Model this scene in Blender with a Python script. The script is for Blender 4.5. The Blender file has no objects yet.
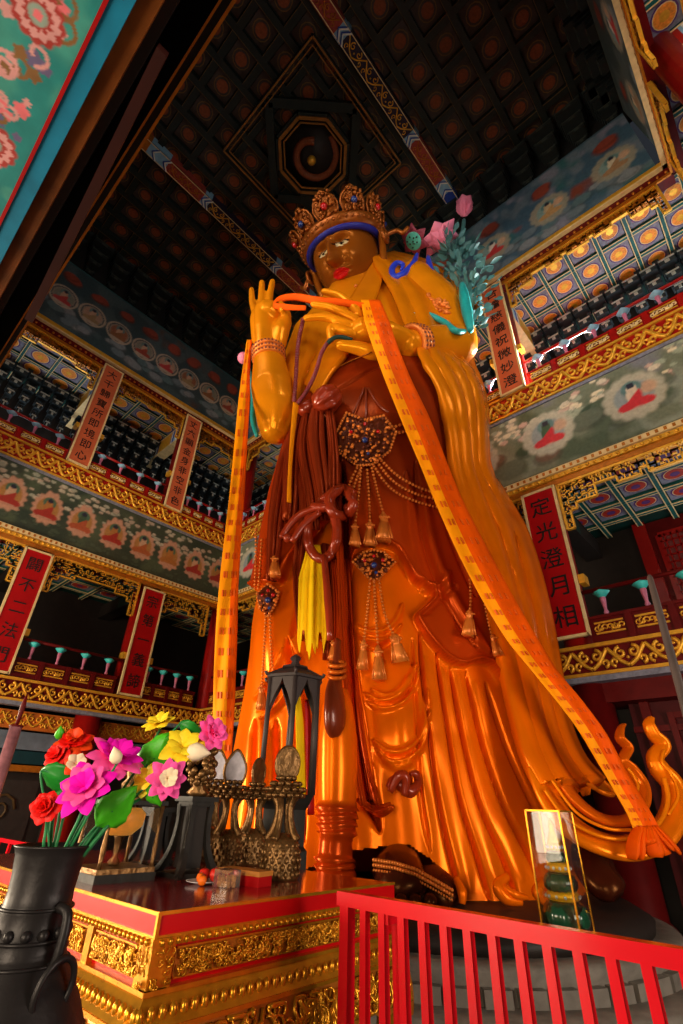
import bpy, bmesh, math, random
import numpy as np
from mathutils import Vector, Matrix, noise
from mathutils.bvhtree import BVHTree
random.seed(7); RNG = np.random.default_rng(7)
SC = bpy.context.scene
COL = SC.collection
PI = math.pi
# ------------------------------------------------------------------ camera
F_PX, YAW, PITCH, ROLL, EYE = 480.64, 0.751993, 0.549970, 0.0313524, 1.6
_cy, _sy, _cp, _sp = math.cos(YAW), math.sin(YAW), math.cos(PITCH), math.sin(PITCH)
FWD = Vector((-_sy*_cp, _cy*_cp, _sp)); RIGHT = Vector((_cy, _sy, 0)); UPV = RIGHT.cross(FWD)
CR = math.cos(ROLL)*RIGHT + math.sin(ROLL)*UPV
CU = -math.sin(ROLL)*RIGHT + math.cos(ROLL)*UPV
HEAD = Vector((-_sy, _cy, 0))
CAM = Vector((0, 0, EYE))
cd = bpy.data.cameras.new('camera'); cam = bpy.data.objects.new('camera', cd); COL.objects.link(cam)
cd.sensor_fit = 'VERTICAL'; cd.sensor_height = 36; cd.sensor_width = 24; cd.lens = F_PX/1024*36
cd.clip_start = 0.02; cd.clip_end = 200
m = Matrix((CR, CU, -FWD)).transposed().to_4x4(); m.translation = CAM
cam.matrix_world = m; SC.camera = cam
def ray(x, y): return FWD + CR*((x-341.5)/F_PX) - CU*((y-512)/F_PX)
def on_x(x, y, X): d = ray(x, y); return CAM + d*(X/d.x)
def on_y(x, y, Y): d = ray(x, y); return CAM + d*(Y/d.y)
def on_z(x, y, Z): d = ray(x, y); return CAM + d*((Z-EYE)/d.z)
def at(x, y, D): d = ray(x, y); return CAM + d*(D/d.dot(HEAD))      # point at horizontal distance D
def proj_np(P):
    V = np.asarray(P, float) - np.array(CAM)
    z = V @ np.array(FWD)
    return 341.5+F_PX*(V @ np.array(CR))/z, 512-F_PX*(V @ np.array(CU))/z
# ------------------------------------------------------------------ materials
_M = {}
def mat(name, col, rough=.5, metal=0., var=.18, scale=6., bump=0., coat=0., spec=.28, emit=None, trans=0., attr=False, alpha=1., tint=None):
    if name in _M: return _M[name]
    m = bpy.data.materials.new(name); m.use_nodes = True; nt = m.node_tree; N = nt.nodes; L = nt.links
    b = N['Principled BSDF']
    b.inputs['Roughness'].default_value = rough; b.inputs['Metallic'].default_value = metal
    b.inputs['Coat Weight'].default_value = coat; b.inputs['Coat Roughness'].default_value = .12
    b.inputs['Specular IOR Level'].default_value = spec
    if tint: b.inputs['Specular Tint'].default_value = (*tint, 1)
    b.inputs['Transmission Weight'].default_value = trans
    b.inputs['Alpha'].default_value = alpha
    tc = N.new('ShaderNodeTexCoord')
    nz = N.new('ShaderNodeTexNoise'); nz.inputs['Scale'].default_value = scale; nz.inputs['Detail'].default_value = 5
    L.new(tc.outputs['Object'], nz.inputs['Vector'])
    ra = N.new('ShaderNodeMapRange'); ra.inputs['From Min'].default_value = .25; ra.inputs['From Max'].default_value = .75
    ra.inputs['To Min'].default_value = 1-var; ra.inputs['To Max'].default_value = 1+var
    L.new(nz.outputs['Fac'], ra.inputs['Value'])
    mx = N.new('ShaderNodeVectorMath'); mx.operation = 'SCALE'
    if attr:
        a = N.new('ShaderNodeAttribute'); a.attribute_name = 'Col'; L.new(a.outputs['Color'], mx.inputs[0])
    else: mx.inputs[0].default_value = col[:3]
    L.new(ra.outputs['Result'], mx.inputs['Scale']); L.new(mx.outputs['Vector'], b.inputs['Base Color'])
    if bump:
        bp = N.new('ShaderNodeBump'); bp.inputs['Strength'].default_value = bump; bp.inputs['Distance'].default_value = .05
        L.new(nz.outputs['Fac'], bp.inputs['Height']); L.new(bp.outputs['Normal'], b.inputs['Normal'])
    if emit:
        b.inputs['Emission Color'].default_value = (*emit[:3], 1); b.inputs['Emission Strength'].default_value = emit[3]
    _M[name] = m; return m
def hexc(r, g, b): # sRGB 0-255 -> linear
    return tuple(((c/255)/12.92 if c/255 <= .04045 else ((c/255+.055)/1.055)**2.4) for c in (r, g, b))
# ------------------------------------------------------------------ mesh builder
class MB:
    def __init__(s): s.v = []; s.f = []; s.m = []; s.sm = []; s.c = []; s.mats = []; s.col = (1, 1, 1)
    def mi(s, m):
        if m is None: return 0
        if m not in s.mats: s.mats.append(m)
        return s.mats.index(m)
    def add(s, vs, fs, m=None, smooth=False, col=None):
        o = len(s.v); s.v.extend([tuple(p) for p in vs]); i = s.mi(m)
        if col is None: s.c.extend([s.col]*len(vs))
        elif len(col) == len(vs) and hasattr(col[0], '__len__'): s.c.extend([tuple(k) for k in col])
        else: s.c.extend([tuple(col)]*len(vs))
        for f in fs: s.f.append(tuple(o+k for k in f)); s.m.append(i); s.sm.append(smooth)
    def box(s, a, b, m=None, M=None, col=None):
        x0, y0, z0 = a; x1, y1, z1 = b
        vs = [Vector(p) for p in ((x0,y0,z0),(x1,y0,z0),(x1,y1,z0),(x0,y1,z0),(x0,y0,z1),(x1,y0,z1),(x1,y1,z1),(x0,y1,z1))]
        if M is not None: vs = [M @ p for p in vs]
        s.add(vs, [(0,3,2,1),(4,5,6,7),(0,1,5,4),(1,2,6,5),(2,3,7,6),(3,0,4,7)], m, False, col)
    def bar(s, p, q, w, h, m=None, up=(0, 0, 1), col=None):      # straight bar p->q, w across, h along up
        p = Vector(p); q = Vector(q); d = (q-p); L = d.length
        if L < 1e-6: return
        d /= L; r = d.cross(Vector(up)); r = r.normalized() if r.length > 1e-6 else Vector((1,0,0)); u = r.cross(d)
        M = Matrix((r, d, u)).transposed().to_4x4(); M.translation = p
        s.box((-w/2, 0, -h/2), (w/2, L, h/2), m, M, col)
    def tube(s, pts, rad, m=None, n=8, closed=False, cap=True, up=None, flat=1., smooth=True, col=None, twist=0.):
        P = [Vector(p) for p in pts]; k = len(P)
        if k < 2: return
        R = list(rad) if hasattr(rad, '__len__') else [rad]*k
        FL = list(flat) if hasattr(flat, '__len__') else [flat]*k
        T = []
        for i in range(k):
            a = P[(i-1) % k] if (closed or i > 0) else P[i]; b = P[(i+1) % k] if (closed or i < k-1) else P[i]
            t = b-a; T.append(t.normalized() if t.length > 1e-9 else Vector((0,0,1)))
        ups = up if (up is not None and len(up) == k and hasattr(up[0], '__len__')) else None
        u = Vector(up) if (up is not None and ups is None) else None
        r = None; vs = []
        for i in range(k):
            t = T[i]
            if ups is not None: r = t.cross(Vector(ups[i]))
            elif u is not None: r = t.cross(u)
            elif r is None: r = t.cross(Vector((0,0,1)) if abs(t.z) < .95 else Vector((1,0,0)))
            else: r = r - t*r.dot(t)
            if r.length < 1e-6: r = t.orthogonal()
            r = r.normalized(); b = r.cross(t).normalized()
            for j in range(n):
                a = 2*PI*j/n + twist
                vs.append(P[i] + r*(math.cos(a)*R[i]) + b*(math.sin(a)*R[i]*FL[i]))
        fs = []
        for i in range(k if closed else k-1):
            a0 = i*n; b0 = ((i+1) % k)*n
            for j in range(n): fs.append((a0+j, a0+(j+1) % n, b0+(j+1) % n, b0+j))
        if cap and not closed: fs.append(tuple(range(n-1, -1, -1))); fs.append(tuple(range((k-1)*n, k*n)))
        s.add(vs, fs, m, smooth, col)
    def lathe(s, prof, o=(0,0,0), m=None, n=24, M=None, smooth=True, flute=None, col=None, sx=1., sy=1.):
        o = Vector(o); vs = []; k = len(prof)
        for (r, z) in prof:
            for j in range(n):
                a = 2*PI*j/n; rr = r*(flute(a, z) if flute else 1)
                p = Vector((rr*math.cos(a)*sx, rr*math.sin(a)*sy, z)); vs.append((M @ p if M is not None else p)+o)
        fs = [(i*n+j, i*n+(j+1) % n, (i+1)*n+(j+1) % n, (i+1)*n+j) for i in range(k-1) for j in range(n)]
        fs.append(tuple(range(n-1, -1, -1))); fs.append(tuple(range((k-1)*n, k*n)))
        s.add(vs, fs, m, smooth, col)
    def ball(s, c, r, m=None, n=10, k=6, sc=(1,1,1), M=None, col=None):
        c = Vector(c); vs = []; 
        for i in range(k+1):
            t = PI*i/k
            for j in range(n):
                a = 2*PI*j/n; p = Vector((r*math.sin(t)*math.cos(a)*sc[0], r*math.sin(t)*math.sin(a)*sc[1], r*math.cos(t)*sc[2]))
                vs.append(c+(M @ p if M is not None else p))
        s.add(vs, [(i*n+j, (i+1)*n+j, (i+1)*n+(j+1) % n, i*n+(j+1) % n) for i in range(k) for j in range(n)], m, True, col)
    def prism(s, pts, off, m=None, smooth=False, col=None):         # polygon in space extruded by vector off
        P = [Vector(p) for p in pts]; off = Vector(off); n = len(P)
        s.add(P+[p+off for p in P], [tuple(range(n)), tuple(range(2*n-1, n-1, -1))]+[(i, n+i, n+(i+1) % n, (i+1) % n) for i in range(n)], m, smooth, col)
    def grid(s, f, nu, nv, m=None, smooth=True, col=None, wrap=False):
        vs = [f(i/nu, j/nv) for j in range(nv+1) for i in range(nu if wrap else nu+1)]
        w = nu if wrap else nu+1
        fs = [(j*w+i, j*w+(i+1) % w, (j+1)*w+(i+1) % w, (j+1)*w+i) for j in range(nv) for i in range(nu)]
        s.add(vs, fs, m, smooth, col)
    def build(s, name, m=None, parent=None, loc=None, solid=0., subsurf=0):
        me = bpy.data.meshes.new(name)
        L = Vector(loc) if loc is not None else (Vector(parent.matrix_world.translation) if parent is not None else Vector((0,0,0)))
        V = np.array(s.v, float).reshape(-1, 3) - np.array(L)
        me.from_pydata(V.tolist(), [], s.f)
        mats = s.mats if s.mats else [m]
        for q in mats: me.materials.append(q)
        if len(me.polygons) == len(s.f):
            me.polygons.foreach_set('material_index', s.m); me.polygons.foreach_set('use_smooth', s.sm)
        if any(c != (1, 1, 1) for c in s.c[:1]+s.c[-1:]) or len(set(s.c[::max(1, len(s.c)//50)])) > 1:
            a = me.color_attributes.new('Col', 'FLOAT_COLOR', 'POINT')
            a.data.foreach_set('color', np.c_[np.array(s.c, float), np.ones(len(s.c))].ravel())
        me.update()
        o = bpy.data.objects.new(name, me); COL.objects.link(o)
        if parent is not None:
            o.parent = parent
            o.location = L - Vector(parent.matrix_world.translation)
            o.matrix_world.translation = L
        else:
            o.location = L; o.matrix_world.translation = L
        if solid:
            md = o.modifiers.new('solid', 'SOLIDIFY'); md.thickness = solid; md.offset = 0
        if subsurf:
            md = o.modifiers.new('sub', 'SUBSURF'); md.levels = subsurf; md.render_levels = subsurf
        return o
def tag(o, label=None, cat=None, group=None, kind=None):
    if label: o['label'] = label
    if cat: o['category'] = cat
    if group: o['group'] = group
    if kind: o['kind'] = kind
    return o
def empty(name, loc, label=None, cat=None, group=None, kind=None):
    o = bpy.data.objects.new(name, None); COL.objects.link(o); o.location = loc; o.empty_display_size = .1
    o.matrix_world = Matrix.Translation(Vector(loc))
    return tag(o, label, cat, group, kind)
def smooth_path(pts, k=6, closed=False):
    P = [Vector(p) for p in pts]; n = len(P); out = []
    if n < 3: 
        return [P[0].lerp(P[1], i/k) for i in range(k+1)]
    for i in range(n if closed else n-1):
        g = (lambda j: P[j % n]) if closed else (lambda j: P[max(0, min(n-1, j))])
        a, b, c, d = g(i-1), g(i), g(i+1), g(i+2)
        for j in range(k):
            t = j/k; out.append(.5*((2*b)+(c-a)*t+(2*a-5*b+4*c-d)*t*t+(3*b-a-3*c+d)*t**3))
    if not closed: out.append(P[-1])
    return out
def lerp_list(vals, n):
    return list(np.interp(np.linspace(0, 1, n), np.linspace(0, 1, len(vals)), vals))
def text_mesh(ch, size, ext):
    """glyph outline as (verts, faces), centred, in the xy plane with depth ext"""
    c = bpy.data.curves.new('glyph', 'FONT'); c.body = ch; c.size = size; c.extrude = ext; c.resolution_u = 3
    o = bpy.data.objects.new('glyph', c); COL.objects.link(o)
    dg = bpy.context.evaluated_depsgraph_get(); dg.update()
    me = bpy.data.meshes.new_from_object(o.evaluated_get(dg))
    v = [Vector(q.co) for q in me.vertices]; f = [tuple(p.vertices) for p in me.polygons]
    bpy.data.objects.remove(o); bpy.data.curves.remove(c); bpy.data.meshes.remove(me)
    if v:
        cx = (min(q.x for q in v)+max(q.x for q in v))/2; cyy = (min(q.y for q in v)+max(q.y for q in v))/2
        v = [q-Vector((cx, cyy, 0)) for q in v]
    return v, f
# =================================================================== ROOM
XA, YB, XC, YD = -16.14, 10.2, 2.09, .07
GD = 3.6                                    # depth of the galleries
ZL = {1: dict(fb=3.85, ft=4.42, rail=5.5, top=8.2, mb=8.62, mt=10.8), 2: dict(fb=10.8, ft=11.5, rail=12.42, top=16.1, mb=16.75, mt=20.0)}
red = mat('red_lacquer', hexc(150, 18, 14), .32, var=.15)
dred = mat('dark_red_lacquer', hexc(92, 12, 12), .45, var=.2, spec=.15)
gold = mat('gilt', hexc(226, 164, 50), .36, .4, var=.2, scale=9)
ogold = mat('old_gilt', hexc(178, 104, 26), .4, .45, var=.25, scale=9)
cream = mat('cream_paint', hexc(226, 196, 140), .5)
teal = mat('teal_paint', hexc(20, 88, 84), .5)
dgreen = mat('dark_green_paint', hexc(14, 50, 44), .5)
lilac = mat('lilac_paint', hexc(122, 122, 138), .55, var=.35, scale=14)
purple = mat('purple_paint', hexc(92, 50, 110), .5)
orange = mat('orange_medallion', hexc(232, 140, 48), .5, var=.3, scale=20)
redmed = mat('red_medallion', hexc(170, 50, 36), .5, var=.3, scale=20)
blue = mat('blue_paint', hexc(32, 62, 150), .5)
lblue = mat('pale_blue_paint', hexc(130, 170, 196), .5)
turq = mat('turquoise_paint', hexc(64, 190, 190), .45)
pink = mat('pink_paint', hexc(190, 110, 140), .5)
black = mat('blackened_wood', (.012, .011, .011), .6)
dark = mat('dark_timber', (.02, .014, .012), .55)
white = mat('white_paint', hexc(220, 220, 210), .5)
ink = mat('black_ink', (.012, .008, .008), .45)
salmon = mat('salmon_board', hexc(200, 96, 58), .6, var=.12, scale=2, spec=.2)
rboard = mat('scarlet_board', hexc(172, 6, 12), .6, var=.14, scale=2, spec=.15)
daylight = mat('daylight_pane', (.8, .85, .9), .4, emit=(.86, .93, 1, 2.2))
dimpane = mat('dim_pane', (.1, .13, .16), .3, emit=(.35, .5, .62, .08))
stone = mat('grey_stone', hexc(118, 110, 102), .7, var=.3, scale=5, bump=.5)
paint_attr = mat('mural_paint', (1, 1, 1), .5, var=.16, scale=12, attr=True)

class WF:
    def __init__(s, o, u, n): s.o = Vector(o); s.u = Vector(u); s.n = Vector(n); s.M = Matrix((s.u, s.n, Vector((0,0,1)))).transposed().to_4x4(); s.M.translation = s.o
    def P(s, u, z, d=0): return s.o + s.u*u + s.n*d + Vector((0, 0, z))
    def box(s, mb, u0, u1, z0, z1, d0, d1, m=None): mb.box((u0, d0, z0), (u1, d1, z1), m, s.M)
WA = WF((XA, 0, 0), (0, 1, 0), (1, 0, 0)); WB = WF((0, YB, 0), (1, 0, 0), (0, -1, 0)); WC = WF((XC, 0, 0), (0, -1, 0), (-1, 0, 0)); WD = WF((0, YD, 0), (-1, 0, 0), (0, 1, 0))

def curl(W, mb, cu, cz, r, turns, a0, sgn, d, rad, m, n=14):
    pts = []
    for i in range(n+1):
        t = i/n; a = a0+sgn*turns*2*PI*t; rr = r*(1-.8*t)
        pts.append(W.P(cu+rr*math.cos(a), cz+rr*math.sin(a), d))
    mb.tube(pts, [rad*(1-.3*i/n) for i in range(n+1)], m, 5, smooth=True)
def scroll_strip(W, mb, u0, u1, z0, z1, d, per, m, big=1.):
    h = z1-z0; n = max(1, round((u1-u0)/per)); p = (u1-u0)/n; R = h*.055*big
    for i in range(n):
        c = u0+p*(i+.5)
        for s in (-1, 1):
            # pointed leaf line from the foot up to the shoulder, then two curls
            pts = [W.P(c, z0+h*.1, d), W.P(c+s*p*.2, z0+h*.3, d), W.P(c+s*p*.36, z0+h*.62, d), W.P(c+s*p*.5, z0+h*.9, d)]
            mb.tube(smooth_path(pts, 4), R, m, 5)
            curl(W, mb, c+s*p*.17, z0+h*.64, h*.25, 1.15, PI/2 if s > 0 else PI/2, -s, d, R*.9, m)
            curl(W, mb, c+s*p*.36, z0+h*.3, h*.19, .95, -PI/2, s, d, R*.8, m, 10)
        mb.ball(W.P(c, z0+h*.42, d), h*.07, m, 6, 4)

SIDE = {'A': 'left', 'B': 'back', 'C': 'right', 'D': 'front'}
LV = {1: 'lower', 2: 'upper'}
def fascia(W, wn, L, u0, u1):
    z = ZL[L]; mb = MB()
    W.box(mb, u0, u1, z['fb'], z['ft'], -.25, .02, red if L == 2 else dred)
    for a, b in ((z['ft']-.05, z['ft']+.02), (z['fb'], z['fb']+.06)): W.box(mb, u0, u1, a, b, .0, .07, gold)
    W.box(mb, u0, u1, z['fb']-.1, z['fb'], -.25, .03, lilac)
    scroll_strip(W, mb, u0, u1, z['fb']+.07, z['ft']-.06, .035, .66, gold, 1.75)
    tag(mb.build('trim_1'), 'red fascia carved with gold scrolls edging the %s gallery floor on the %s wall' % (LV[L], SIDE[wn]), 'trim', kind='structure')
def cornice(W, wn, L, u0, u1):
    z = ZL[L]; mb = MB(); a = z['top']; b = z['mb']; h = b-a
    if L == 1:
        W.box(mb, u0, u1, a, b, -.3, .0, ogold)
        W.box(mb, u0, u1, a+h*.68, b, 0, .09, cream); W.box(mb, u0, u1, a+h*.36, a+h*.62, 0, .06, gold); W.box(mb, u0, u1, a, a+h*.28, 0, .03, ogold)
        n = int((u1-u0)/.16)
        for i in range(n):
            u = u0+(u1-u0)*(i+.5)/n; mb.ball(W.P(u, a+h*.49, .06), .05, gold, 5, 4)
            W.box(mb, u-.03, u+.03, a+h*.74, b-.03, .09, .1, ogold)
    else:
        W.box(mb, u0, u1, a, b, -.3, .0, dred)
        W.box(mb, u0, u1, a+h*.7, b, 0, .1, gold); W.box(mb, u0, u1, a+h*.62, a+h*.7, 0, .13, cream); W.box(mb, u0, u1, a, a+h*.16, 0, .05, ogold)
        n = int((u1-u0)/.2)
        for i in range(n): mb.ball(W.P(u0+(u1-u0)*(i+.5)/n, a+h*.38, .0), .05, ogold, 5, 4)
    tag(mb.build('trim_2'), 'gold and cream moulded cornice under the %s mural on the %s wall' % (LV[L], SIDE[wn]), 'trim', kind='structure')
def lattice(W, wn, L, u0, u1, label):
    z = ZL[L]; mb = MB(); top = z['top']; rnd = random.Random(int(u0*31)+L); c = .15; t = .028
    W_ = u1-u0
    def prof(u):
        e = min(u-u0, u1-u); f = .34+.09*math.cos((u-u0)/W_*2*PI*3)
        if abs((u0+u1)/2-u) < .35: f += .14
        if e < .36: f = 1.15 if e < .2 else .8
        elif e < .75: f = max(f, .55)
        return f
    n = int(W_/c); cc = W_/n; last = None
    for i in range(n):
        ua = u0+i*cc; f = prof(ua+cc/2); rows = max(2, round(f/c))
        for j in range(rows):
            za = top-(j+1)*c; q = rnd.randrange(4)
            # a small hooked key in every cell
            segs = [((0, 0), (1, 0)), ((1, 0), (1, 1)), ((1, 1), (.4, 1)), ((.4, 1), (.4, .5))]
            for (a, b) in segs[:4]:
                def rot(p):
                    x, y = p
                    for _ in range(q): x, y = 1-y, x
                    return ua+x*cc, za+y*c
                (x1, y1), (x2, y2) = rot(a), rot(b)
                W.box(mb, min(x1, x2)-t/2, max(x1, x2)+t/2, min(y1, y2)-t/2, max(y1, y2)+t/2, -.05, -.01, gold if L == 1 else ogold)
        zb = top-rows*c
        W.box(mb, ua, ua+cc, zb-.02, zb+.02, -.06, .01, gold)
        if last is not None and abs(last-zb) > .01: W.box(mb, ua-.02, ua+.02, min(last, zb), max(last, zb), -.06, .01, gold)
        last = zb
    if L == 2: W.box(mb, u0, u1, top-.3, top, -.1, -.055, ogold)
    for u in (u0, u1): W.box(mb, u-.03, u+.03, top-1.2, top, -.07, .02, gold)
    W.box(mb, u0, u1, top-.06, top, -.06, .02, gold)
    tag(mb.build('hanging_fretwork'), label, 'carved fretwork', 'gilded fretwork under the cornices')
def railing(W, wn, L, u0, u1, nb, label):
    z = ZL[L]; b = z['ft']; r = z['rail']
    root = empty('gallery_railing', W.P((u0+u1)/2, b, 0), label, 'railing', 'painted gallery railings')
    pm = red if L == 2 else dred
    mb = MB(); mb.tube([W.P(u0, r, 0), W.P(u1, r, 0)], .045, pm, 8); mb.build('handrail', parent=root)
    mb = MB(); ph = .55 if L == 1 else .46
    W.box(mb, u0, u1, b, b+ph, -.05, .0, pm); W.box(mb, u0, u1, b+ph-.06, b+ph, -.06, .035, pm); mb.build('base_panel', parent=root)
    for i in range(nb+1):
        u = u0+(u1-u0)*(i+.0)/nb
        if 0 < i < nb:
            mb = MB(); W.box(mb, u-.06, u+.06, b, b+ph, 0, .05, pm); mb.build('post', parent=root)
        if i < nb:
            uc = u+(u1-u0)/nb/2; w = (u1-u0)/nb*.36
            mb = MB(); z0 = b+(.2 if L == 1 else .16); z1 = z0+.2
            W.box(mb, uc-w, uc+w, z0-.02, z1+.02, 0, .012, dred)
            for (a0, a1) in ((z0-.02, z0+.015), (z1-.015, z1+.02)): W.box(mb, uc-w, uc+w, a0, a1, .0, .03, gold)
            for k in range(7):
                uu = uc-w+2*w*(k+.5)/7; curl(W, mb, uu, (z0+z1)/2, .075, 1, k*1.7, 1 if k % 2 else -1, .018, .02, gold if L == 1 else cream, 8)
            mb.build('gilt_panel', parent=root)
        if 0 < i < nb or True:
            if i in (0,): continue
            u = u0+(u1-u0)*(i-.5)/nb
            o = W.P(u, b+ph, -.02); hh = r-b-ph
            mb = MB(); mb.lathe([(.035, 0), (.05, .05), (.03, .1), (.06, hh*.62), (.05, hh*.7)], o, pink, 10); ba = mb.build('baluster', parent=root)
            mb = MB(); mb.lathe([(.04, hh*.64), (.09, hh*.74), (.15, hh*.86), (.14, hh*.9), (.05, hh*.98)], o, turq if L == 1 else lblue, 12, flute=lambda a, zz: 1+.12*math.cos(4*a)); mb.build('lotus_cup', parent=ba)
def column(W, u, z0, z1, r, m, label, d=-.4):
    mb = MB(); o = W.P(u, 0, d)
    mb.lathe([(r*1.25, z0), (r*1.25, z0+.1), (r, z0+.2), (r*.97, z1)], o, m, 24)
    return tag(mb.build('column'), label, 'column', 'red columns of the hall', kind='structure')
def board(W, u, z0, z1, w, text, m, bm, size, label, grp, gap=None, d=.14):
    root = empty('couplet_board', W.P(u, z0, d), label, 'calligraphy board', grp)
    mb = MB(); W.box(mb, u-w/2, u+w/2, z0, z1, d-.05, d, m); mb.build('panel', parent=root)
    mb = MB(); t = .028
    for a in ((u-w/2-t, u-w/2+t, z0-t, z1+t), (u+w/2-t, u+w/2+t, z0-t, z1+t), (u-w/2, u+w/2, z0-t, z0+t), (u-w/2, u+w/2, z1-t, z1+t)): W.box(mb, *a, d-.055, d+.02, bm)
    mb.build('border', parent=root)
    mb = MB(); n = len(text); H = (z1-z0)
    for i, ch in enumerate(text):
        v, f = text_mesh(ch, size, .006)
        zc = z1-H*(i+.5)/n if gap is None else z1-gap-(H-2*gap)*(i+.5)/n
        mb.add([W.P(u+q.x, zc+q.y, d+.007+q.z) for q in v], f, ink)
    mb.build('writing', parent=root)
    mb = MB()
    for s in (-1, 1): mb = MB(); W.box(mb, u+s*(w/2+.1)-.06, u+s*(w/2+.1)+.06, z0+(z1-z0)*.3, z0+(z1-z0)*.3+.2, d-.3, d-.04, gold); mb.build('gilt_bracket', parent=root)
    return root
# ---------------------------------------------------------------- painted murals
def sstep(a, b, x): t = np.clip((x-a)/(b-a), 0, 1); return t*t*(3-2*t)
def mixc(C, col, w): return C*(1-w[..., None])+np.array(col)*w[..., None]
def vnoise(U, V, s, seed):
    r = np.random.default_rng(seed); g = r.random((64, 64)); x = U/s; y = V/s
    xi = np.floor(x).astype(int); yi = np.floor(y).astype(int); fx = x-xi; fy = y-yi; fx = fx*fx*(3-2*fx); fy = fy*fy*(3-2*fy)
    G = lambda a, b: g[a % 64, b % 64]
    return (G(xi, yi)*(1-fx)+G(xi+1, yi)*fx)*(1-fy)+(G(xi, yi+1)*(1-fx)+G(xi+1, yi+1)*fx)*fy
def seated(C, U, V, c, s, skin, robe, aura, petal, halo, style):
    x = (U-c[0])/s; y = (V-c[1])/s; r = np.hypot(x, y); a = np.arctan2(y, x)
    if style == 'flame':
        R = (.72+.05*np.cos(a*14))*(1+.18*np.exp(-((a-PI/2)/.35)**2)); C = mixc(C, petal, sstep(R+.06, R-.06, np.hypot(x*1.15, y*.95)))
        C = mixc(C, aura, sstep(.6, .5, np.hypot(x*1.2, y)))
    elif style == 'ring':
        C = mixc(C, petal, sstep(.84, .78, np.hypot(x, y*1.02))); C = mixc(C, (.05, .06, .07), sstep(.72, .68, r)); C = mixc(C, petal, sstep(.64, .62, r)*.6); C = mixc(C, aura, sstep(.58, .5, r))
    else:
        R = .8+.07*np.abs(np.sin(a*7)); C = mixc(C, petal, sstep(R+.08, R-.08, r)*.9); C = mixc(C, aura, sstep(.6, .48, r))
        C = mixc(C, (.62, .34, .2), sstep(.3, .15, np.hypot(x-.42, y-.12))*.8)
    hx, hy = x, y-.3; h = np.hypot(hx, hy)
    C = mixc(C, halo, sstep(.3, .25, h)); C = mixc(C, skin, sstep(.16, .12, np.hypot(hx, (hy+.02)*.9)))
    C = mixc(C, (.02, .02, .04), sstep(.13, .1, np.hypot(hx, hy-.1)))
    C = mixc(C, skin, sstep(.24, .18, np.hypot(x*1.05, (y-.02)*.75)))
    C = mixc(C, robe, sstep(.0, .05, -(y-.05-x*.9))*sstep(.27, .2, np.hypot(x*1.05, (y-.0)*.75)))
    C = mixc(C, robe, sstep(.5, .43, np.hypot(x*.92, (y+.33)*2.3)))
    C = mixc(C, petal, sstep(.56, .5, np.hypot(x*.95, (y+.55)*4.6))*.85)
    return C
def mural(W, wn, L, u0, u1, cfg, label):
    z = ZL[L]; z0, z1 = z['mb'], z['mt']; st = cfg['res']; nu = int((u1-u0)/st); nv = int((z1-z0)/st)
    us = np.linspace(u0, u1, nu+1); vs = np.linspace(z0, z1, nv+1); U, V = np.meshgrid(us, vs)
    C = np.zeros(U.shape+(3,))+np.array(cfg['bg'])
    n1 = vnoise(U+50, V+50, .9, 3); n2 = vnoise(U+50, V+50, .35, 4)
    for k, (col, th) in enumerate(cfg['wash']): C = mixc(C, col, sstep(th, th+.2, vnoise(U+40+k*7, V+60, .8+.2*k, 10+k)*.65+vnoise(U+9, V+k, .3, 20+k)*.35))
    rr = random.Random(5+L)
    for (cu, cv, rad, col) in cfg['clouds'](rr, u0, u1, z0, z1):
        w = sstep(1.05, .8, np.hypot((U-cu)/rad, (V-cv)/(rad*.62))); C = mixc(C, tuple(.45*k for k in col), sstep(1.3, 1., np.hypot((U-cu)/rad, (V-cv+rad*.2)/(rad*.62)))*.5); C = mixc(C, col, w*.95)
    for i, (cu, cv) in enumerate(cfg['seats']):
        s = cfg['size']; sk, ro, au, pe, ha = cfg['pal'](i); C = seated(C, U, V, (cu, cv), s, sk, ro, au, pe, ha, cfg['style'])
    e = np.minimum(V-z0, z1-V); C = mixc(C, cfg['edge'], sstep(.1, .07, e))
    mb = MB(); mb.mats = [paint_attr]
    P = [W.P(U[j, i], V[j, i], cfg.get('lean', 0)*(V[j, i]-z0)) for j in range(nv+1) for i in range(nu+1)]
    w = nu+1; fs = [(j*w+i, j*w+i+1, (j+1)*w+i+1, (j+1)*w+i) for j in range(nv) for i in range(nu)]
    mb.add(P, fs, paint_attr, False, C.reshape(-1, 3).tolist())
    q = MB(); W.box(q, u0+.05, u1-.05, z0, z1, -.08, -.02, dark)
    ob = empty('mural_panel', W.P((u0+u1)/2, z0, 0), label, 'mural')
    mb.build('painting', parent=ob); q.build('backing_board', parent=ob)
ORG, GRN, SKN, RBD = (.42, .16, .04), (.05, .09, .05), (.55, .32, .2), (.35, .03, .02)
def palA1(i): return ((ORG, GRN, SKN, ORG, GRN, ORG, SKN, ORG, SKN)[i % 9], ((.4,.14,.03), RBD, RBD, RBD, (.4,.08,.03), RBD, (.4,.1,.03))[i % 7], (.4, .18, .05), (.52, .26, .17), (.07, .13, .08))
def palB1(i): return (((.05, .1, .05), (.7, .55, .42))[i % 2], (.62, .03, .04), (.28, .32, .33), (.5, .46, .36), (.12, .22, .22))
def pal2(i): return ((.5, .3, .2), ((.3, .05, .03), (.45, .05, .05), (.3, .2, .1), (.25, .1, .04))[i % 4], ((.28, .1, .05), (.2, .2, .16), (.4, .25, .18))[i % 3], (.42, .34, .26), (.12, .2, .2))
def palB2(i): return (((.6, .5, .35), (.7, .6, .5), (.5, .35, .2))[i % 3], ((.35, .2, .1), (.5, .04, .04), (.45, .25, .1))[i % 3], (.2, .3, .28), (.3, .27, .2), (.1, .2, .2))
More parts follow.
